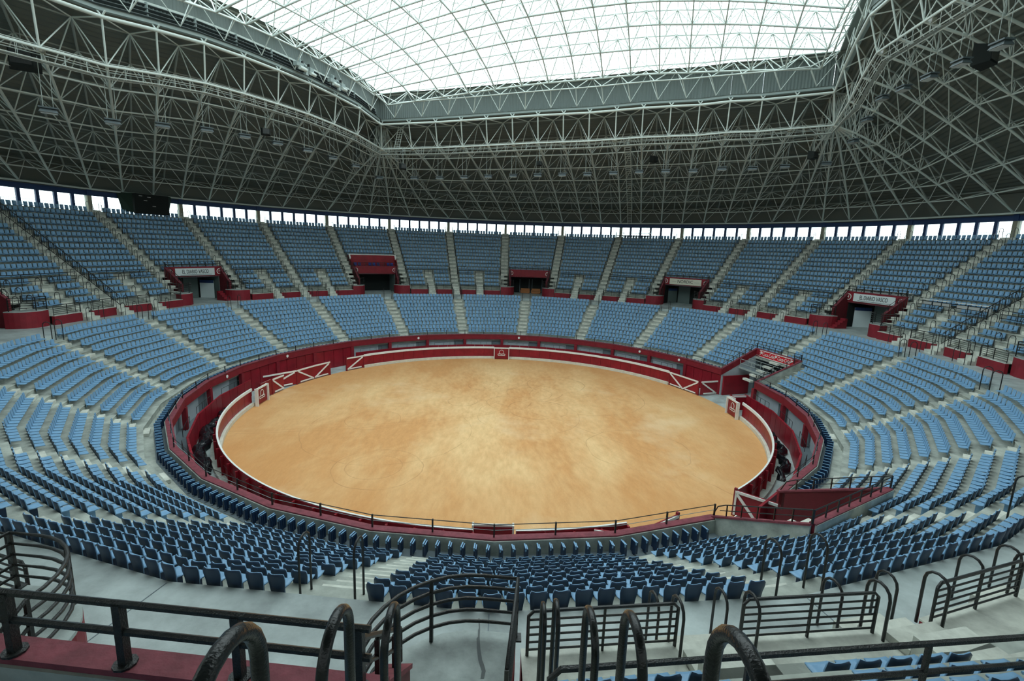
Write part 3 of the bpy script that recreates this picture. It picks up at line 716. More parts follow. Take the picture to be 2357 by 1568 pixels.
    if a in (-66, 78, 42):
        ds = 1 if a == -66 else -1
        m = MB(); m.beam(local(a, 49.2, ds*.2, 9.5), local(a, 49.2, ds*2.3, 9.5), .1, 2.9); obj('passage_door', m, 'door', v)
        m = MB(); m.beam(local(a, 47.2, ds*3.3, 9.3), local(a, 49.0, ds*2.5, 9.3), .1, 2.5); obj('kiosk_panel', m, 'offw' if a != 42 else 'door', v)
        m = MB(); m.beam(local(a, 47.2, ds*3.3, 10.4), local(a, 49.0, ds*2.5, 10.4), .14, .4); obj('kiosk_band', m, 'blue', v)
    if a == 6:
        for t_ in (-.15, .45, -2.0, 2.4):
            m = MB(); m.beam(local(a, 49.1, t_, 9.4), local(a, 49.1, t_+.08, 9.4), .1, 2.6); obj('door_frame', m, 'greyd', v)
    # rail over the lintel
    m = MB()
    for h in (.62, .34): m.tube([local(a, 46.35, -hw, 12.66+h), local(a, 46.35, hw, 12.66+h)], .034, 6)
    obj('lintel_rail', m, 'blk', v)
    for j in range(8):
        q = local(a, 46.35, -hw+.1+(2*hw-.2)*j/7, 12.66); m = MB(); m.box((q.x, q.y, q.z+.31), (.075, .075, .62), -R(a)); m.tube([q, q+U*.02], .1, 10); obj('rail_post', m, 'blk', v)
    # number discs and sign
    td = local(a, 0, 1, 0)-local(a, 0, 0, 0)
    if NUM.get(a):
        for s in (-1, 1):
            c = local(a, 46.14, s*(hw-.45), 11.95)
            d = thing('number_sign', c, 'round red and white sign numbered %s, %s end of its gangway' % ({'15': 'fifteen', '1': 'one', '2': 'two', '3': 'three', '4': 'four'}[NUM[a]], 'left' if s < 0 else 'right'), 'sign')
            o_ = local(a, 1, 0, 0)-local(a, 0, 0, 0)
            m = MB(); m.tube([c, c-o_*.05], .40, 20); obj('white_rim', m, 'white', d)
            m = MB(); m.tube([c-o_*.05, c-o_*.065], .32, 20); obj('red_disc', m, 'red', d)
            textobj(NUM[a], d, .5, 'white', c-o_*.08, td, (0, 0, 1), name='numeral', ext=.01, sx=1.0 if len(NUM[a]) < 2 else .8)
        if a in (-66, 42, 78):
            c = local(a, 46.1, 0, 11.95); o_ = local(a, 1, 0, 0)-local(a, 0, 0, 0)
            d = thing('sign_board', c, {-66: 'long white newspaper sign with black serif letters at far left', 42: 'long cream sign with dark letters over gangway 3', 78: 'long white newspaper sign with black serif letters over gangway 4'}[a], 'sign')
            m = MB(); m.beam(c-td*2.75, c+td*2.75, .08, .98); obj('board', m, 'cream' if a == 42 else 'offw', d)
            textobj('NORDIC' if a == 42 else 'EL DIARIO VASCO', d, .74, 'txt', c-o_*.06+U*.02, td, (0, 0, 1), sx=.95 if a == 42 else .62)
            if a != 42:
                m = MB(); m.beam(c-td*2.1-U*.38-o_*.05, c+td*2.3-U*.38-o_*.05, .02, .04); obj('underline', m, 'txt', d)
            else:
                for f in (-1.95, 1.95): m = MB(); m.beam(c+td*(f-.4)-o_*.05, c+td*(f+.4)-o_*.05, .02, .06); obj('small_print', m, 'trussd', d)
# sofas
for s, lab in ((-.75, 'left'), (1.35, 'right')):
    q = local(6, 47.4, s, 8.03); t = thing('sofa', q, 'tan leather sofa inside gangway 2, the %s one' % lab, 'sofa', 'tan sofas', rz=-R(6))
    m = MB(); m.box((0, 0, .25), (1.7, .7, .4)); inst('seat_base', mk('seat_base', m, 'sofa'), t)
    m = MB(); m.box((0, .35, .6), (1.7, .2, .7)); inst('backrest', mk('backrest', m, 'sofa'), t)
    m = MB(); m.box((-.8, 0, .45), (.2, .75, .4)); m.box((.8, 0, .45), (.2, .75, .4)); inst('armrests', mk('armrests', m, 'sofa'), t)
# ---- red balcony box over gangway 1
a = -30; U = Vector((0, 0, 1)); bx = thing('balcony_box', local(a, 47, 0, 12), 'dark red balcony box with white edging above gangway 1', 'balcony')
m = MB(); m.prism([local(a, 46.5, -3.9, 0), local(a, 46.5, 3.9, 0), local(a, 49.9, 3.9, 0), local(a, 49.9, -3.9, 0)], 12.0, 12.1); obj('balcony_floor', m, 'red', bx)
for r0_, zz in ((46.45, 12.32), (47.05, 12.78)):
    m = MB(); m.prism([local(a, r0_, -4.0, 0), local(a, r0_, 4.0, 0), local(a, 47.95, 4.0, 0), local(a, 47.95, -4.0, 0)], zz-.4, zz); obj('bench_step', m, 'red', bx)
m = MB(); m.beam(local(a, 47.95, -4.1, 13.55), local(a, 47.95, 4.1, 13.55), .12, 2.0); obj('back_panel', m, 'redp', bx)
m = MB(); m.beam(local(a, 47.95, -4.2, 14.6), local(a, 47.95, 4.2, 14.6), .24, .14); obj('white_top', m, 'white', bx)
m = MB(); m.prism([local(a, 47.95, -4.1, 0), local(a, 47.95, 4.1, 0), local(a, 49.9, 4.1, 0), local(a, 49.9, -4.1, 0)], 13.4, 14.5); obj('rear_step', m, 'redp', bx)
tw = local(a, 0, .14, 0)-local(a, 0, 0, 0)
for s in (-1, 1):
    A0, B0 = local(a, 46.45, s*4.0, 0), local(a, 47.95, s*4.1, 0)
    m = MB(); m.hexa([A0+U*11.9, B0+U*11.9, B0+U*11.9+tw, A0+U*11.9+tw, A0+U*12.9, B0+U*14.6, B0+U*14.6+tw, A0+U*12.9+tw]); obj('side_panel', m, 'red', bx)
    m = MB(); m.beam(local(a, 47.3, s*4.07, 13.75), local(a, 47.95, s*4.14, 14.62), .24, .12); obj('white_side', m, 'white', bx)
cb = MB(); cb.box((0, 0, .42), (.46, .42, .06)); cb2 = MB(); cb2.box((0, .2, .66), (.48, .05, .4)); cl = MB()
for x in (-.18, .18):
    for y in (-.16, .16): cl.box((x, y, .2), (.03, .03, .4))
cm = [mk('seat', cb, 'bchair'), mk('backrest', cb2, 'bchair'), mk('legs', cl, 'blk')]
for j, t_ in enumerate((-3.3, -2.6, -.75, 0, .75, 2.6, 3.25)):
    q = local(-30, 46.9, t_, 12.33); c = thing('chair', q, 'royal blue chair on the red balcony, %s from left' % ORD(j+1), 'chair', 'blue chairs on the balcony', rz=R(30))
    for k_, n_ in enumerate(('seat', 'backrest', 'legs')): inst(n_, cm[k_], c)
# ---- rails across the sections, halfway up, and fences on the parapet
def section_rail(a, r, z, hgt, bars, lab, grp, t0, t1, nm, posts=5):
    t = thing(nm, local(a, r, (t0+t1)/2, z), lab, 'railing', grp); U = Vector((0, 0, 1))
    P0, P1 = local(a, r, t0, z), local(a, r, t1, z)
    n = 6 if (P0-CAMP).length < 30 else 4
    m = MB(); m.tube([P0, P0+U*(hgt-.1), P0+(P1-P0).normalized()*.1+U*hgt, P1-(P1-P0).normalized()*.1+U*hgt, P1+U*(hgt-.1), P1], .036, n); obj('frame', m, 'blk', t)
    for b in bars: m = MB(); m.tube([P0+U*b, P1+U*b], .022 if len(bars) > 2 else .03, n); obj('bar', m, 'blk', t)
    for j in range(1, posts-1): q = P0+(P1-P0)*j/(posts-1); m = MB(); m.beam(q, q+U*hgt, .045, .045); obj('post', m, 'blk', t)
n = 0
for k in range(-5, 5):
    for c in (18, 30):
        a = 36*k+c
        if not (vis(local(a, 46, 0, 12), 300) or vis(local(a, 42, 0, 9.5), 700)): continue
        n += 1
        nm_ = {174-0: ''}.get(a, '')
        wd = 46.9*tan(R(6))-.8
        section_rail(a, 45.88, uz(3)+.0, 1.1, (.4, .75), 'black two-bar rail crossing the upper tier section, %s clockwise' % ORD(n), 'rails across the upper tier', -wd, wd, 'cross_rail', 5)
        w2 = 42.1*tan(R(6))
        for s, (t0, t1) in ((-1, (-w2+.8, -.68)), (1, (.68, w2-.8))):
            section_rail(a, 42.05*cos(R(6))+.05, 8.86, .98, (.16, .32, .48, .64, .80), 'black barred fence on the red parapet, %s one clockwise' % ORD(2*n-1+(s > 0)), 'fences on the parapet', t0, t1, 'parapet_fence', 3)
def onplane(u, v, z):
    d = fw+rt*((u-1178.5)/F_PX)+dn*((v-784)/F_PX); return CAMP+d*((z-CAMP.z)/d.z)
m = MB(); cr = [(1101, 1424, 3), (1102, 1446, 3), (1100, 1452, 5), (1100, 1466, 4), (1097, 1470, 7), (1098, 1496, 8), (1101, 1520, 9), (1104, 1530, 10), (1109, 1545, 9), (1106, 1562, 8)]
m.add([onplane(u, v, PZ+.006) for u, v, w in cr]+[onplane(u+w, v, PZ+.006) for u, v, w in cr], [(i, i+1, len(cr)+i+1, len(cr)+i) for i in range(len(cr)-1)])
obj('floor_crack', m, 'louv', label='jagged filled crack running across the near platform slab', cat='crack')
# ---- hairpin handrail loops
def hairpin(w=.5, h=1.35, r=.032, n=6, m_=6):
    mb = MB(); P = [(0, -w/2, 0), (0, -w/2, h-w/2)]+[(0, -w/2*cos(pi*j/m_), h-w/2+w/2*sin(pi*j/m_)) for j in range(1, m_)]+[(0, w/2, h-w/2), (0, w/2, 0)]
    return mb.tube(P, r, n)
hpl = []
for a in range(-180, 180, 6):
    full = a % 12 == 0
    if not full and a % 36 not in (18, 30): continue
    if a == -180: continue
    rows = list(range(0, 16)) if full else [-2, -1, 0, 2]
    if full and a % 36 == 24: rows = [-2, -1]+rows
    if full and a % 36 in (0, 12): rows = list(range(0, 16))
    for i in rows:
        for s in (-1, 1):
            if i >= 0: p = local(a, ur(i)+.62, s*.76, uz(i)+.05)
            elif i == -1: p = local(a, 42.0, s*.76, 8.7)
            else: p = local(a, 41.0, s*.76, 8.03)
            if vis(p, 5): hpl.append((p, a, i, s, 'U'))
for a in range(-192, 168, 18):
    for s in (-1, 1):
        p = local(a, 38.2*(cos(R(6)) if (a % 12) == 6 else 1), s*.70, 7.62, False)
        if vis(p, 5): hpl.append((p, a, 12, s, 'L'))
hpl.sort(key=lambda e: (e[0]-CAMP).length)
mh, mh2 = mk('rail_loop', hairpin(), 'blk', True), mk('rail_loop', hairpin(.55, 1.75), 'blk', True)
mhf = mk('rail_loop', hairpin(.5, 1.35, .034, 4, 4), 'blk')
fl = MB(); FH = hairpin(.5, 1.35, .036, 3, 3)
al = sorted(set(e[1] for e in hpl if e[4] == 'U')); ll = sorted(set(e[1] for e in hpl if e[4] == 'L'))
for j, (p, a, i, s, T) in enumerate(hpl):
    rz = -R(a)-PH
    if j < 300:
        me = mh2 if T == 'L' else (mh if (p-CAMP).length < 35 else mhf)
        o = bpy.data.objects.new('rail_loop', me); COL.objects.link(o); o.location = p; o.rotation_euler = (0, 0, rz)
        if T == 'L': lab = 'black hairpin handrail, %s side, head of %s lower-tier stairway' % ('left' if s < 0 else 'right', ORD(ll.index(a)+1))
        else: lab = 'black hairpin handrail, %s side, %s row, %s upper-tier stairway' % ('left' if s < 0 else 'right', 'foot' if i == -2 else 'bottom' if i < 0 else ORD(i+1), ORD(al.index(a)+1))
        tag(o, lab, 'handrail', 'hairpin handrails beside the stairways')
    else: fl.merge(FH, Matrix.Translation(p) @ Matrix.Rotation(rz, 4, 'Z'))
if fl.v: obj('rail_loops', fl, 'blk', None, label='many small black hairpin handrails beside the distant stairways', cat='handrails', group='hairpin handrails beside the stairways', kind='stuff')
# loops flanking the stair in front of the camera
NL = [(1722, 1502, 1.56, 'nearest hairpin handrail, right side, bottom edge of the view'), (1462, 1436, 2.9, 'second hairpin handrail on the right of near stair'), (1362, 1418, 3.7, 'third hairpin handrail on the right of near stair'), (1282, 1392, 6.1, 'fourth hairpin handrail on the right of near stair'), (1252, 1398, 6.5, 'farthest slim hairpin handrail on the right of near stair'),
      (506, 1500, 1.45, 'nearest hairpin handrail, left side, bottom edge of the view'), (771, 1427, 2.5, 'second hairpin handrail on the left of near stair'), (899, 1410, 3.6, 'third hairpin handrail on the left of near stair')]
def at(u, v, dep): return CAMP+((fw+rt*((u-1178.5)/F_PX)+dn*((v-784)/F_PX)))*dep
for u_, v_, dep, lab in NL:
    x, y, z = at(u_, v_, dep); w = .42; zg = uz(0)+.776*(abs(y)+CY-43.7)-.1; r = .029
    mb = MB(); P = [(x, y-w/2, zg), (x, y-w/2, z-w/2)]+[(x, y-w/2*cos(pi*j/12), z-w/2+w/2*sin(pi*j/12)) for j in range(1, 12)]+[(x, y+w/2, z-w/2), (x, y+w/2, zg)]
    mb.tube(P, r, 14); o = obj('rail_loop', mb, 'rust', None, True, lab, 'handrail', 'hairpin handrails of the near stair')
# ---- long raking balustrades from the windows down to the walkway
for a, lab in ((-84, 'long black balustrade running down the far left stairway'), (96, 'long black balustrade running down the far right stairway')):
    t = thing('balustrade', local(a, 43, 0, 9), lab, 'railing', 'long raking balustrades'); U = Vector((0, 0, 1)); A, B = local(a, 42.0, 0, 8.9), local(a, 57.0, 0, 20.1)
    for h in (1.15, .15): m = MB(); m.tube([A+U*h, B+U*h], .035, 5); obj('bar', m, 'blk', t)
    for j in range(60): q = A+(B-A)*j/59; m = MB(); m.beam(q+U*.1, q+U*1.15, .03, .03); obj('baluster', m, 'blk', t)
# ---- white press desks
def desk(a, r, t0, t1, z, lab, n):
    t = thing('press_desk', local(a, r, (t0+t1)/2, z), lab, 'desk', 'white press desks')
    for j in range(n):
        A, B = local(a, r, t0+(t1-t0)*j/n+.06, z), local(a, r, t0+(t1-t0)*(j+1)/n-.06, z)
        m = MB(); m.beam(A+Vector((0, 0, .95)), B+Vector((0, 0, .95)), .5, .06); obj('desk_top', m, 'white', t)
        m = MB(); m.beam(A+Vector((0, 0, .5)), B+Vector((0, 0, .5)), .04, .5); obj('modesty_panel', m, 'led', t)
        m = MB(); m.beam(A, A+Vector((0, 0, .95)), .05, .05); obj('desk_leg', m, 'blk', t)
desk(78, 47.0, -3.9, 3.9, uz(4), 'white press desks on the balcony over gangway 4', 6)
desk(90, 46.4, -3.9, -.4, uz(3)+.3, 'left run of white press desks between the right stairways', 3)
desk(90, 46.4, .2, 4.1, uz(3)+.3, 'right run of white press desks between the right stairways', 3)
# ---- scaffold camera platform
a = 27; t = thing('scaffold', local(a, 55, 0, 18), 'small scaffold platform standing in the top rows', 'scaffold'); U = Vector((0, 0, 1))
m = MB(); m.prism([local(a, 54.2, -3.0, 0), local(a, 54.2, 3.2, 0), local(a, 56.4, 3.2, 0), local(a, 56.4, -3.0, 0)], 19.75, 19.85); obj('deck', m, 'dark', t)
for r_ in (54.2, 56.4):
    for tt in (-3.0, -.9, .9, 3.2): m = MB(); q = local(a, r_, tt, 0); m.tube([q+U*17.6, q+U*(21.0 if r_ > 55 or tt in (-3.0, 3.2) else 19.8)], .035, 5); obj('upright', m, 'trussd', t)
for h in (20.4, 21.0): m = MB(); m.tube([local(a, 54.2, -3, h), local(a, 56.4, -3, h), local(a, 56.4, 3.2, h), local(a, 54.2, 3.2, h)], .03, 5); obj('guard_bar', m, 'trussd', t)
m = MB(); m.tube([local(a, 54.2, -3, 18.6), local(a, 54.2, 3.2, 18.6)], .03, 5); obj('brace', m, 'trussd', t)
# ---- black plastic sheets lying in the alley
def tarp(r, a0, a1, w, h, lab):
    n, k = 90, 14; V = []; F = []
    for i in range(n+1):
        az = a0+(a1-a0)*i/n; e = min(1, 8*min(i, n-i)/n)**.5
        for j in range(k+1):
            u = -1+2*j/k; ph = noise.noise(Vector((i*.22, j*.5, r)))*.30+noise.noise(Vector((i*.6, j*1.1, 3)))*.16
            wob = .22*sin(i*.21)+.1*sin(i*.53)
            V.append(pol(r+wob+u*w*(.75+.25*e+.15*ph), az, max(.0, (h*sqrt(max(0, 1-u*u))*(1+ph*1.3))*e)))
    for i in range(n):
        for j in range(k): q = i*(k+1)+j; F.append((q, q+1, q+k+2, q+k+1))
    m = MB(); m.add(V, F); obj('plastic_sheet', m, 'tarp', None, True, lab, 'plastic sheet')
tarp(26.15, -93, -128, .55, .6, 'long crumpled black plastic sheet in the alley at left')
tarp(25.85, 100, 124, .36, .6, 'crumpled black plastic roll behind the barrier at right')
# ================================================================== window strip under the roof
RV = 57.5; U = Vector((0, 0, 1)); wn = 0
for k in range(-15, 15):
    a = 12*k+6
    ok_ = vis(pol(57, a, 20.5, True), 900)
    ap = RV*cos(R(6)); hw = RV*sin(R(6))
    if ok_:
        wn += 1; w = thing('window_%d' % wn, local(a, ap, 0, 19.35), 'strip of six tall panes in blue frames under the roof, %s bay clockwise' % ORD(wn), 'window', 'window bays', 'structure')
        m = MB(); m.beam(local(a, ap, -hw, 21.8), local(a, ap, hw, 21.8), .35, .62); obj('blue_header', m, 'blue', w)
        m = MB(); m.beam(local(a, ap, -hw, 19.4), local(a, ap, hw, 19.4), .3, .16); obj('sill', m, 'pill', w)
        pw = 2*hw/6
        for j in range(6):
            if j: m = MB(); m.beam(local(a, ap, -hw+pw*j, 19.4), local(a, ap, -hw+pw*j, 21.55), .36, .26, up=local(a, 1, 0, 0)-local(a, 0, 0, 0)); obj('mullion', m, 'blue', w)
            m = MB(); m.beam(local(a, ap+.05, -hw+pw*j+.1, 20.5), local(a, ap+.05, -hw+pw*(j+1)-.1, 20.5), .012, 2.05); obj('pane', m, 'pane', w)
        m = MB()
        for j in range(73): q = local(a, ap+.7, -hw+2*hw*j/72, 19.3); m.beam(q, q+U*1.1, .028, .028)
        m.beam(local(a, ap+.7, -hw, 20.4), local(a, ap+.7, hw, 20.4), .04, .04); tag(obj('outer_railing', m, 'trussd', w), kind='stuff')
        q = local(a, 0, 0, 0); p0 = pol(RV, 12*k, 20, True)
        m = MB(); m.box((p0.x, p0.y, 20.6), (.5, .6, 2.7), -R(12*k)); obj('pillar', m, 'pill', w)
        m = MB(); m.box((p0.x, p0.y, 21.85), (.6, .66, .75), -R(12*k)); obj('pillar_head', m, 'blue', w)
eav = st('eaves', 'dark gutter and pale ring beam along the foot of the roof', 'beam')
m = MB(); ringbox(m, RV-.25, RV+1.2, 22.1, 22.35, -180, 180, True); obj('gutter', m, 'louv', eav)
m = MB(); P = ringverts(RV-.7, -180, 180, 22.3, True); m.tube(P, .11, 8); obj('ring_tube', m, 'truss', eav)
# ================================================================== roof
P0, P1 = Vector((-18.35, 27.42, 33.5)), Vector((35.48, 8.69, 34.5))
farN = [(-18.35, 27.42, 33.5), (-14.07, 25.93, 33.47), (-10.13, 24.56, 33.45), (-6.47, 23.28, 33.5), (-2.98, 22.07, 33.55), (.51, 20.86, 33.61), (3.82, 19.7, 33.66), (7.03, 18.59, 33.67), (10.19, 17.49, 33.68), (13.35, 16.39, 33.79), (16.4, 15.33, 33.91), (19.45, 14.26, 33.93), (22.51, 13.2, 33.92), (25.61, 12.12, 34.13), (28.81, 11.01, 34.12), (32.07, 9.87, 34.3), (35.48, 8.69, 34.5)]
leftN = [(-18.35, 27.42, 33.5), (-20.02, 22.82, 34.36), (-21.69, 18.22, 34.59), (-23.28, 13.87, 34.68), (-24.92, 9.36, 34.55), (-26.47, 5.1, 34.34), (-27.99, .93, 34.0), (-29.51, -3.25, 33.38), (-30.95, -7.22, 32.68)]
for j in range(1, 6): leftN.append((-30.95-1.5*j, -7.22-4.15*j, 32.68-.25*j))
rightN = [(35.48, 8.69, 34.5), (34.84, 6.57, 36.19), (34.04, 3.96, 37.67), (33.15, 1.07, 38.84)]
for j in range(1, 11): rightN.append((33.15-1.22*j, 1.07-4.2*j, 38.84-.45*j+.02*j))
cR, cL = Vector(rightN[-1]), Vector(leftN[-1]); nearN = [tuple(cR+(cL-cR)*j/14) for j in range(15)]
def smooth(Pn): return [Vector(p) for p in Pn]
farN, leftN, rightN, nearN = map(smooth, (farN, leftN, rightN, nearN))
# 90 ribs from the eaves (every four degrees) up to the edge of the opening
rib = {}
for i in range(1, 17): rib[-3+i-0] = farN[i] if i < 16 else farN[16]
for i in range(0, 14): rib[-9-i] = leftN[i]
for k in range(-8, -2): rib[k] = P0
for k in range(13, 20): rib[k] = P1
for i in range(0, 14): rib[20+i] = rightN[i]
for k in range(34, 38): rib[k] = cR
for j in range(0, 15): rib[38+j] = nearN[j] if j < 14 else cL
for k in range(53, 68):
    if k not in rib and (k-90) not in rib: rib[k] = cL
RIB = [rib.get(k, rib.get(k-90)) for k in range(90)]
RIB = [Vector(p) for p in RIB]
cen = Vector((1, -9, 0))
def basep(k, out=0.0, up=0.0): a = 4.0*k; return pol(56.8+out, a, 22.35+up, True)
LOWR = []
for k in range(90):
    T = RIB[k]; d = basep(k)-T; d.z = 0; d.normalize(); LOWR.append(T+d*1.1-Vector((0, 0, 3.15)))
def curve(B, T, s, pw=1.3): return Vector((B.x+(T.x-B.x)*s, B.y+(T.y-B.y)*s, B.z+(T.z-B.z)*(1-(1-s)**pw)))
for k in range(90):
    g_ = [j for j in range(90) if (RIB[j]-RIB[k]).length < .01]
    if len(g_) > 1:
        c_ = Vector((0, 0, 0))
        for j in g_: c_ += (basep(j)-RIB[k]).normalized()
        c_.z = 0; c_.normalize(); LOWR[k] = RIB[k]+c_*1.5-Vector((0, 0, 3.1))
J = 7
INN = [[curve(basep(k), LOWR[k], j/J) for j in range(J+1)] for k in range(90)]
TOPK = lambda x: (RIB[int(floor(x)) % 90]*(1-(x-floor(x)))+RIB[(int(floor(x))+1) % 90]*(x-floor(x)))
OUT = [[curve(basep(k+.5, .9, 1.5), TOPK(k+.5)+Vector((0, 0, .35)), (j+.5)/J) for j in range(J)] for k in range(90)]
# corrugated skin: one panel per rib bay
ceil = st('ceiling', 'dark corrugated roof skin sloping up from the windows to the opening', 'roof')
NS = 96
for k in range(90):
    A = [curve(basep(k, 1.4, 2.0), RIB[k]+Vector((0, 0, .75)), s/NS) for s in range(NS+1)]; B = [curve(basep(k+1, 1.4, 2.0), RIB[(k+1) % 90]+Vector((0, 0, .75)), s/NS) for s in range(NS+1)]
    off = [Vector((0, 0, .10 if s % 2 else 0)) for s in range(NS+1)]
    m = MB(); m.add([p+o for p, o in zip(A, off)]+[p+o for p, o in zip(B, off)], [(s, s+1, NS+2+s, NS+1+s) for s in range(NS)]); obj('roof_panel', m, 'skin', ceil)
m = MB(); ringbox(m, 58.0, 58.3, 21.9, 24.6, -180, 180, True); obj('roof_upstand', m, 'skin', ceil)
# space frame
tr = thing('roof_frame', (0, 0, 0), 'pale tubular space frame carrying the dark roof', 'roof frame', kind='structure')
for k in range(90):
    if not any(vis(p, 200) for p in INN[k]): continue
    m = MB(); m.tube(INN[k], .115, 7); obj('rib', m, 'truss', tr, True)
for j in range(1, J+1):
    m = MB(); P = []
    m.tube([INN[k][j] for k in range(90) if j < J or (INN[k][j]-INN[k-1][j]).length > .01], .075 if j < J else .11, 6, closed=True); obj('ring_chord', m, 'truss', tr)
for j in range(J):
    m = MB(); m.tube([OUT[k][j] for k in range(90)], .075, 5, closed=True); obj('outer_chord', m, 'trussd', tr)
mem = []
for k in range(90):
    k1 = (k+1) % 90
    for j in range(J): 
        o_ = OUT[k][j]
        for q in (INN[k][j], INN[k1][j], INN[k][j+1], INN[k1][j+1]): mem.append((o_, q, .05, 'truss'))
        if j+1 < J: mem.append((o_, OUT[k][j+1], .10, 'trussd'))
    if (RIB[k]-RIB[k-1]).length > .01: mem.append((RIB[k], LOWR[k], .085, 'truss'))
    mem.append((RIB[k], OUT[k][J-1], .06, 'truss')); mem.append((RIB[k1], OUT[k][J-1], .06, 'truss'))
def parts_or_stuff(mem, parent, name, sname, cap=290):
    L = []
    for a, b, r, mt in mem:
        if (a-b).length < .05: continue
        qa, qb = pix(a), pix(b)
        if qa is None or qb is None: continue
        if not (vis(a, 100) or vis(b, 100)): 
            L.append((0, a, b, r, mt)); continue
        L.append((sqrt((qa[0]-qb[0])**2+(qa[1]-qb[1])**2)*r/qa[2], a, b, r, mt))
    L.sort(key=lambda e: -e[0])
    for w, a, b, r, mt in L[:cap]: m = MB(); m.tube([a, b], r, 6, caps=False); obj(name, m, mt, parent, True)
    for mt in sorted(set(e[4] for e in L[cap:])):
        m = MB()
        for w, a, b, r, mm in L[cap:]:
            if mm == mt: m.tube([a, b], r, 4, caps=False)
        obj(sname, m, mt, parent, kind='stuff')
parts_or_stuff(mem, tr, 'brace', 'small_braces')
edge = farN+rightN[1:]+nearN[1:]+leftN[::-1][1:-1]
m = MB(); m.tube(edge, .15, 8, closed=True); obj('edge_tube', m, 'truss', tr, True)
# brackets on the edge tube and the rail beam above it
ne = len(edge); brm = MB()
for s in (-1, 1): brm.tube([(0, s*.08, .1), (s*.28, s*.05, .45)], .07, 6)
brm = mk('bracket', brm, 'truss')
for i, p in enumerate(edge):
    if vis(p, 20): inst('bracket', brm, tr, p, 0)
beam_ = st('opening_beam', 'pale rail beam and louvres framing the roof opening', 'beam')
def side(N, nm, louv, wall_h=4.2, out=1.0, wf=0.0):
    """rail beam, optional louvres, corrugated upstand wall for one side of the opening; N runs so that outwards is to its left"""
    up = Vector((0, 0, 1)); D = (N[-1]-N[0]); D.z = 0; D.normalize(); o_ = Vector((-D.y, D.x, 0))
    if (N[0]+o_-cen).length < (N[0]-cen).length: o_ = -o_
    for a_, b_ in zip(N[:-1], N[1:]):
        m = MB(); m.beam(a_+o_*.35+up*.62, b_+o_*.35+up*.62, .5, .3); obj('rail_beam', m, 'beam', beam_)
        if louv:
            for j in range(4): m = MB(); m.beam(a_+o_*(.75+.08*j)+up*(1.0+.32*j), b_+o_*(.75+.08*j)+up*(1.0+.32*j), .3, .05, up=Vector((0, 0, 1))+o_*.6); obj('louvre', m, 'louv', beam_)
            m = MB(); m.beam(a_+o_*1.05+up*2.2, b_+o_*1.05+up*2.2, .16, .18); obj('upper_rail', m, 'truss', beam_)
            m = MB(); m.beam(a_+o_*.9+up*.7, a_+o_*.9+up*2.2, .12, .2); obj('louvre_post', m, 'beam', beam_)
    # corrugated wall, one sheet per bay
    lo, hi = .72, wall_h
    N = [N[0]-(N[1]-N[0]).normalized()*1.4]+list(N)+[N[-1]+(N[-1]-N[-2]).normalized()*1.4]
    for a_, b_ in zip(N[:-1], N[1:]):
        m = MB(); m.add([a_+up*(hi+.02), b_+up*(hi+.02), b_+o_*(out+.3)+up*(hi+.02), a_+o_*(out+.3)+up*(hi+.02)], [(0, 1, 2, 3)]); obj('soffit_strip', m, 'clear', wallu)
    for a_, b_ in zip(N[:-1], N[1:]):
        n = max(8, int((b_-a_).length/.17)); V = []
        for i in range(n+1):
            p = a_+(b_-a_)*i/n+o_*(out+1.3*0+(.09 if i % 2 else 0)); V.append(p+up*lo); V.append(p+o_*wf+up*hi)
        m = MB(); m.add(V, [(2*i, 2*i+2, 2*i+3, 2*i+1) for i in range(n)]); obj('corrugated_sheet', m, 'clear', wallu)
    for h in (hi,): 
        m = MB()
        for a_, b_ in zip(N[:-1], N[1:]): m.beam(a_+o_*(out+wf-.1)+up*h, b_+o_*(out+wf-.1)+up*h, .2, .22)
        obj('eaves_trim', m, 'truss', wallu)
wallu = st('wall_upstand', 'grey corrugated upstand walls below the translucent vault', 'wall')
side(farN, 'far', False); side(leftN, 'left', True); side(rightN, 'right', False, 4.4); side(nearN, 'near', False)
# ---- translucent vault
WH = 4.25
def lerpN(N, t): x = t*(len(N)-1); i = min(int(x), len(N)-2); return N[i]*(1-(x-i))+N[i+1]*(x-i)
def vault(u, v, dz=0.0):
    """u along the far edge, v towards the camera"""
    A = lerpN(farN, u); B = lerpN(nearN[::-1], u); C = lerpN(leftN, v); D = lerpN(rightN, v)
    p = A*(1-v)+B*v+C*(1-u)+D*u-(farN[0]*(1-u)*(1-v)+farN[-1]*u*(1-v)+nearN[-1]*(1-u)*v+nearN[0]*u*v)
    b = 4*u*(1-u); c = 4*v*(1-v)
    return p+Vector((0, 0, WH+5.2*b*(.12+.88*c**.75)+dz))
sky = st('skylight', 'white translucent vault of the movable roof over the ring', 'skylight'); nu, nv = 16, 18
g = MB()
for i in range(nu):
    for j in range(nv):
        V = [vault((i+a)/nu, (j+b)/nv) for a, b in ((0, 0), (1, 0), (1, 1), (0, 1))]
        m = MB(); m.add(V, [(0, 1, 2, 3)]); obj('roof_sheet', m, 'roofpane', sky)
nf = 3
for i in range(nu*nf+1): g.tube([vault(i/(nu*nf), j/nv, -.06) for j in range(nv+1)], .036, 3, caps=False)
for j in range(nv*nf+1): g.tube([vault(i/nu, j/(nv*nf), -.06) for i in range(nu+1)], .036, 3, caps=False)
obj('glazing_bars', g, 'truss', sky, kind='stuff')
vt = thing('vault_frame', (0, 0, 0), 'pale tubular frame hanging under the translucent vault', 'roof frame', kind='structure')
DV = -2.7
def vb(i, j): return vault((i+.5)/nu, (j+.5)/nv, DV)
for j in range(nv): m = MB(); m.tube([vb(i, j) for i in range(nu)], .11, 6); obj('cross_chord', m, 'truss', vt, True)
for i in range(nu): m = MB(); m.tube([vb(i, j) for j in range(nv)], .085, 6); obj('long_chord', m, 'truss', vt, True)
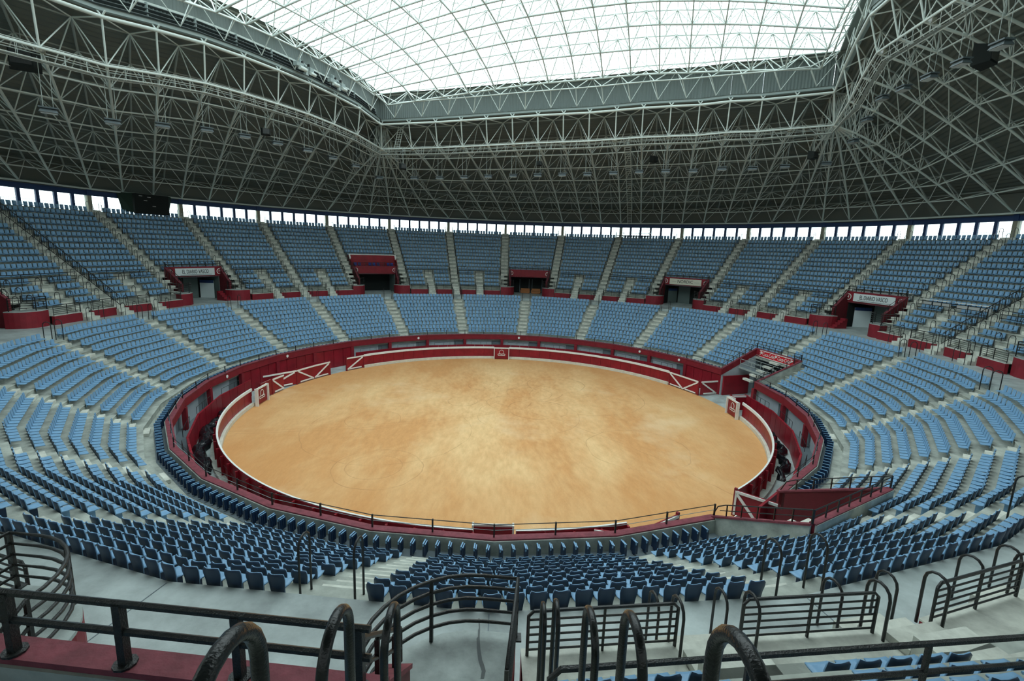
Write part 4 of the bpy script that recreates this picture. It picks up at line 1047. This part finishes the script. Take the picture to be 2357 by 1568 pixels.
for j in range(0, nv+1): m = MB(); m.tube([vault(i/nu, j/nv, -.12) for i in range(nu+1)], .07, 5); obj('upper_chord', m, 'truss', vt, True)
mem = []
for i in range(nu):
    for j in range(nv):
        b_ = vb(i, j)
        for a_, c_ in ((0, 0), (1, 0), (0, 1), (1, 1)): mem.append((b_, vault((i+a_)/nu, (j+c_)/nv, -.12), .06, 'truss'))
        mem.append((vault((i+.5)/nu, j/nv, -.1), vault((i+1)/nu, (j+.5)/nv, -.1), .03, 'truss')); mem.append((vault(i/nu, (j+.5)/nv, -.1), vault((i+.5)/nu, (j+1)/nv, -.1), .03, 'truss'))
        if (i+j) % 2 == 0: mem.append((vault(i/nu, j/nv, -.1), vault((i+1)/nu, (j+1)/nv, -.1), .035, 'truss'))
        else: mem.append((vault((i+1)/nu, j/nv, -.1), vault(i/nu, (j+1)/nv, -.1), .035, 'truss'))
# wall trusses standing on the rail beams
for N, s_ in ((farN, 1), (leftN, 1), (rightN, 1)):
    for a_, b_ in zip(N[:-1], N[1:]):
        c_ = (a_+b_)/2; inn = (cen-c_); inn.z = 0; inn.normalize(); up = Vector((0, 0, 1))
        lo_ = c_+up*.85; md = c_+inn*1.6+up*2.5; ta, tb = a_+up*4.1, b_+up*4.1
        for q in (ta, tb, lo_): mem.append((md, q, .06, 'truss'))
        mem.append((lo_, ta-inn*.8, .045, 'truss')); mem.append((lo_, tb-inn*.8, .045, 'truss'))
    mids = []
    for a_, b_ in zip(N[:-1], N[1:]):
        c_ = (a_+b_)/2; inn = (cen-c_); inn.z = 0; inn.normalize(); mids.append(c_+inn*1.6+Vector((0, 0, 2.5)))
    m = MB(); m.tube(mids, .08, 6); obj('wall_chord', m, 'truss', vt, True)
parts_or_stuff(mem, vt, 'brace', 'small_braces', 290)
# ---- catwalk below the edge of the opening
cw = thing('catwalk', (0, 0, 0), 'lamp catwalk with railings slung under the roof edge', 'catwalk'); CW = []
for k in range(90):
    T = LOWR[k]; d = basep(k)-T; d.z = 0; d.normalize(); CW.append((T+d*.5-Vector((0, 0, .75)), d))
ded = []
for k in range(-26, 40):
    if not ded or (CW[k % 90][0]-ded[-1][0]).length > .8: ded.append(CW[k % 90])
for (A, da), (B, db) in zip(ded[:-1], ded[1:]):
    if not (vis(A, 60) or vis(B, 60)): continue
    up = Vector((0, 0, 1))
    m = MB(); m.beam(A+da*.35, B+db*.35, .34, .03); obj('walk_deck', m, 'trussd', cw)
    for o_ in (0, .7):
        m = MB()
        for h in (.05, .55, 1.05): m.tube([A+da*o_+up*h, B+db*o_+up*h], .03 if h > .1 else .05, 4)
        n = max(2, int((B-A).length/1.2))
        for j in range(n): q = (A+da*o_)*(1-j/n)+(B+db*o_)*j/n; m.tube([q, q+up*1.05], .022, 4)
        obj('walk_rail', m, 'truss', cw)
# ---- hanging floodlights, one under each bay of the catwalk
hood = MB(); hood.prism([(-.55, -.35), (.55, -.35), (.55, .35), (-.55, .35)], 0, .10)
hood.hexa([(-.55, -.35, -.28), (.55, -.35, -.28), (.55, .35, -.28), (-.55, .35, -.28), (-.42, -.2, 0.02), (.42, -.2, .02), (.42, .2, .02), (-.42, .2, .02)])
lens = MB(); lens.box((0, 0, -.30), (.95, .58, .04)); rod = MB(); rod.tube([(-.3, 0, .1), (-.3, 0, 3.5)], .025, 4); rod.tube([(.25, .1, .1), (.3, .1, 3.5)], .018, 4)
mhood, mlens, mrod = mk('lamp_hood', hood, 'lamp'), mk('lamp_glass', lens, 'lens'), mk('hanging_rod', rod, 'trussd')
n = 0
for idx, (A, d) in enumerate(ded):
    p = A+d*.6-Vector((0, 0, 3.1))
    if not vis(p, 20): continue
    n += 1; t = thing('floodlight', p, 'boxy floodlight hanging below the catwalk, %s from left' % ORD(n), 'lamp', 'hanging floodlights', rz=-atan2(d.x, d.y))
    inst('lamp_hood', mhood, t); inst('lamp_glass', mlens, t); inst('hanging_rod', mrod, t)
# small spotlights on the catwalk rail
n = 0
for idx, (A, d) in enumerate(ded):
    if idx % 2: continue
    p = A+d*.1+Vector((0, 0, .75))
    if not vis(p, 0): continue
    n += 1; t = thing('spotlight', p, 'small square spotlight clamped to the catwalk, %s from left' % ORD(n), 'lamp', 'catwalk spotlights', rz=-atan2(d.x, d.y))
    m = MB(); m.box((0, 0, 0), (.5, .3, .42)); inst('spot_body', mk('spot_body', m, 'pill'), t); m = MB(); m.box((0, -.17, 0), (.42, .04, .34)); inst('spot_glass', mk('spot_glass', m, 'lens'), t)
# loudspeakers
for u_, v_, dep, sz, lab in ((928, 383, 68, .9, 'small black loudspeaker among far lamps, left one'), (1242, 376, 66, .7, 'small black loudspeaker among far lamps, middle one'), (1506, 366, 66, 1.0, 'small black loudspeaker among far lamps, right one'), (1872, 357, 58, 1.1, 'black loudspeaker near the right roof corner'), (612, 303, 55, .9, 'black loudspeaker under the left catwalk'), (52, 135, 37, 1.7, 'large black loudspeaker at upper left'), (2270, 128, 36, 1.7, 'large black loudspeaker at upper right')):
    c = at(u_, v_, dep); t = thing('loudspeaker', c, lab, 'loudspeaker', rz=.5)
    m = MB(); m.hexa([(-.4*sz, -.3*sz, -.35*sz), (.4*sz, -.3*sz, -.35*sz), (.55*sz, .3*sz, -.45*sz), (-.55*sz, .3*sz, -.45*sz), (-.4*sz, -.3*sz, .3*sz), (.4*sz, -.3*sz, .3*sz), (.55*sz, .3*sz, .45*sz), (-.55*sz, .3*sz, .45*sz)]); inst('cabinet', mk('cabinet', m, 'dark'), t)
    m = MB(); m.box((0, -.31*sz, 0), (.7*sz, .03, .55*sz)); inst('grille', mk('grille', m, 'blk'), t)
    m = MB(); m.tube([(0, 0, .4*sz), (0, .1, 2.4)], .03, 4); inst('hanger', mk('hanger', m, 'trussd'), t)
# ---- ladders
def ladder(pts, w, lab, n, tan_):
    t = thing('ladder', pts[0], lab, 'ladder'); tan_ = Vector(tan_).normalized()
    for s in (-1, 1): m = MB(); m.tube([p+tan_*s*w/2 for p in pts], .05, 5); obj('stile', m, 'truss', t)
    L = [0]
    for a_, b_ in zip(pts[:-1], pts[1:]): L.append(L[-1]+(b_-a_).length)
    for j in range(n):
        s = L[-1]*(j+.5)/n; i = max(x for x in range(len(pts)-1) if L[x] <= s); q = pts[i]+(pts[i+1]-pts[i])*((s-L[i])/(L[i+1]-L[i])); m = MB(); m.tube([q-tan_*w/2, q+tan_*w/2], .035, 4); obj('rung', m, 'truss', t)
kk = 6; tn = INN[7][3]-INN[5][3]
ladder([p+Vector((0, 0, -.15)) for p in [INN[kk][j]*.55+INN[kk+1][j]*.45 for j in range(0, J+1)]], .75, 'long pale ladder climbing the inside of the far roof', 44, tn)
c0 = P0+Vector((1.2, -.4, -.2)); ladder([c0+Vector((1.5, 1.4, .3)), c0+Vector((.8, 1.2, -3.1))], .8, 'short pale ladder in the left corner of the opening', 10, (1, -.3, 0))
# ---- motor trolleys on the left rail beam
for i, f in ((3, .55), (2, .35)):
    c = leftN[i]*(1-f)+leftN[i+1]*f+Vector((.55, .2, 1.35)); t = thing('roof_trolley', c, 'motor trolley on the left rail beam, %s one' % ('nearer' if i == 3 else 'farther'), 'machine', 'motor trolleys', rz=R(70))
    m = MB(); m.box((0, 0, 0), (1.1, .5, .45)); m.box((1.9, .1, .0), (.8, .5, .5)); inst('motor_case', mk('motor_case', m, 'beam'), t)
    m = MB(); m.tube([(-.2, -.3, -.35), (.8, -.3, -.35)], .22, 10); m.tube([(1.5, -.3, -.45), (2.3, -.3, -.45)], .2, 10); inst('wheel_drum', mk('wheel_drum', m, 'truss'), t)
    m = MB(); m.beam((.9, -.2, 0), (.9, .9, 1.0), .25, .3); m.box((.9, -.25, -.5), (.4, .25, .7)); m.box((.3, .1, .45), (.2, .2, .6)); inst('arm', mk('arm', m, 'beam'), t)
    m = MB(); m.box((.55, .0, .2), (.16, .3, .7)); m.box((1.6, .0, .2), (.16, .3, .7)); inst('cable_box', mk('cable_box', m, 'blk'), t)
# ---- dark display case hanging in front of the left windows
a = -65.2; t = thing('display_case', local(a, 56, 0, 20), 'dark green display case hanging before the far left windows', 'display')
m = MB(); m.beam(local(a, 55.6, -2.2, 20.95), local(a, 55.6, 2.4, 20.95), .4, 2.7); obj('case_front', m, 'dark', t)
for s in (-1, 1):
    m = MB(); m.hexa([local(a, 55.6, s*2.3, 19.7), local(a, 56.6, s*3.0, 19.9), local(a, 56.7, s*3.1, 19.9), local(a, 55.7, s*2.4, 19.7), local(a, 55.6, s*2.3, 22.3), local(a, 56.6, s*3.6, 22.3), local(a, 56.7, s*3.7, 22.3), local(a, 55.7, s*2.4, 22.3)]); obj('case_side', m, 'dgreen', t)
for tt, z in ((-1.6, 22.0), (-.5, 21.9), (-1.0, 21.4), (.1, 20.7)): m = MB(); m.beam(local(a, 55.37, tt, z), local(a, 55.37, tt+.45, z), .02, .07); obj('white_mark', m, 'led', t)
# ================================================================== outside
obj('terrain', disc(60, 900, -3.0, 64), mat('pale_ground', (.22, .25, .20), .9, .2, .02), label='pale ground outside the arena', cat='ground', kind='structure')
def hill(a0, a1, r, h, seed, lab):
    n = 60; V = []; F = []
    for i in range(n+1):
        a_ = a0+(a1-a0)*i/n; e = sin(pi*i/n)**.4; hh = (h*(.65+.45*noise.noise(Vector((i*.09, seed, 0)))+.12*noise.noise(Vector((i*.5, seed, 2)))))*e
        for j in range(7): f = j/6; V.append(pol(r+160*f, a_, -3+(hh+3)*sin(f*pi/2)+.8*noise.noise(Vector((i*.7, j*1.3, seed)))))
    for i in range(n):
        for j in range(6): q = i*7+j; F.append((q, q+1, q+8, q+7))
    m = MB(); m.add(V, F); obj('hill', m, M['hill'], None, True, lab, 'hill', kind='structure')
M['hill'] = mat('hazy_hillside', (.42, .47, .45), .95, 0, .05, col2=(.62, .66, .64))
hill(35, 130, 420, 42, 1.5, 'hazy hillside seen through the right windows'); hill(-130, -20, 650, 44, 7.5, 'faint distant ridge behind the left windows')
hm = MB(); hm.box((0, 0, 3), (14, 10, 7)); hr = MB(); hr.prism([(-7.6, -5.6), (7.6, -5.6), (7.6, 5.6), (-7.6, 5.6)], 6.5, 7.1)
hmm, hrm = mk('walls', hm, 'white'), mk('roof', hr, 'beam')
for j in range(16):
    a_ = 58+j*3.1+random.uniform(-1, 1); f = random.uniform(.25, .8); p = pol(420+160*f, a_, -3+35*sin(f*pi/2)*.8)
    if not vis(p, 0): continue
    t = thing('hillside_house', p, 'pale house on the hillside beyond right windows, %s from left' % ORD(j+1), 'house', 'houses on the hillside', rz=random.uniform(0, 3)); inst('walls', hmm, t); inst('roof', hrm, t)
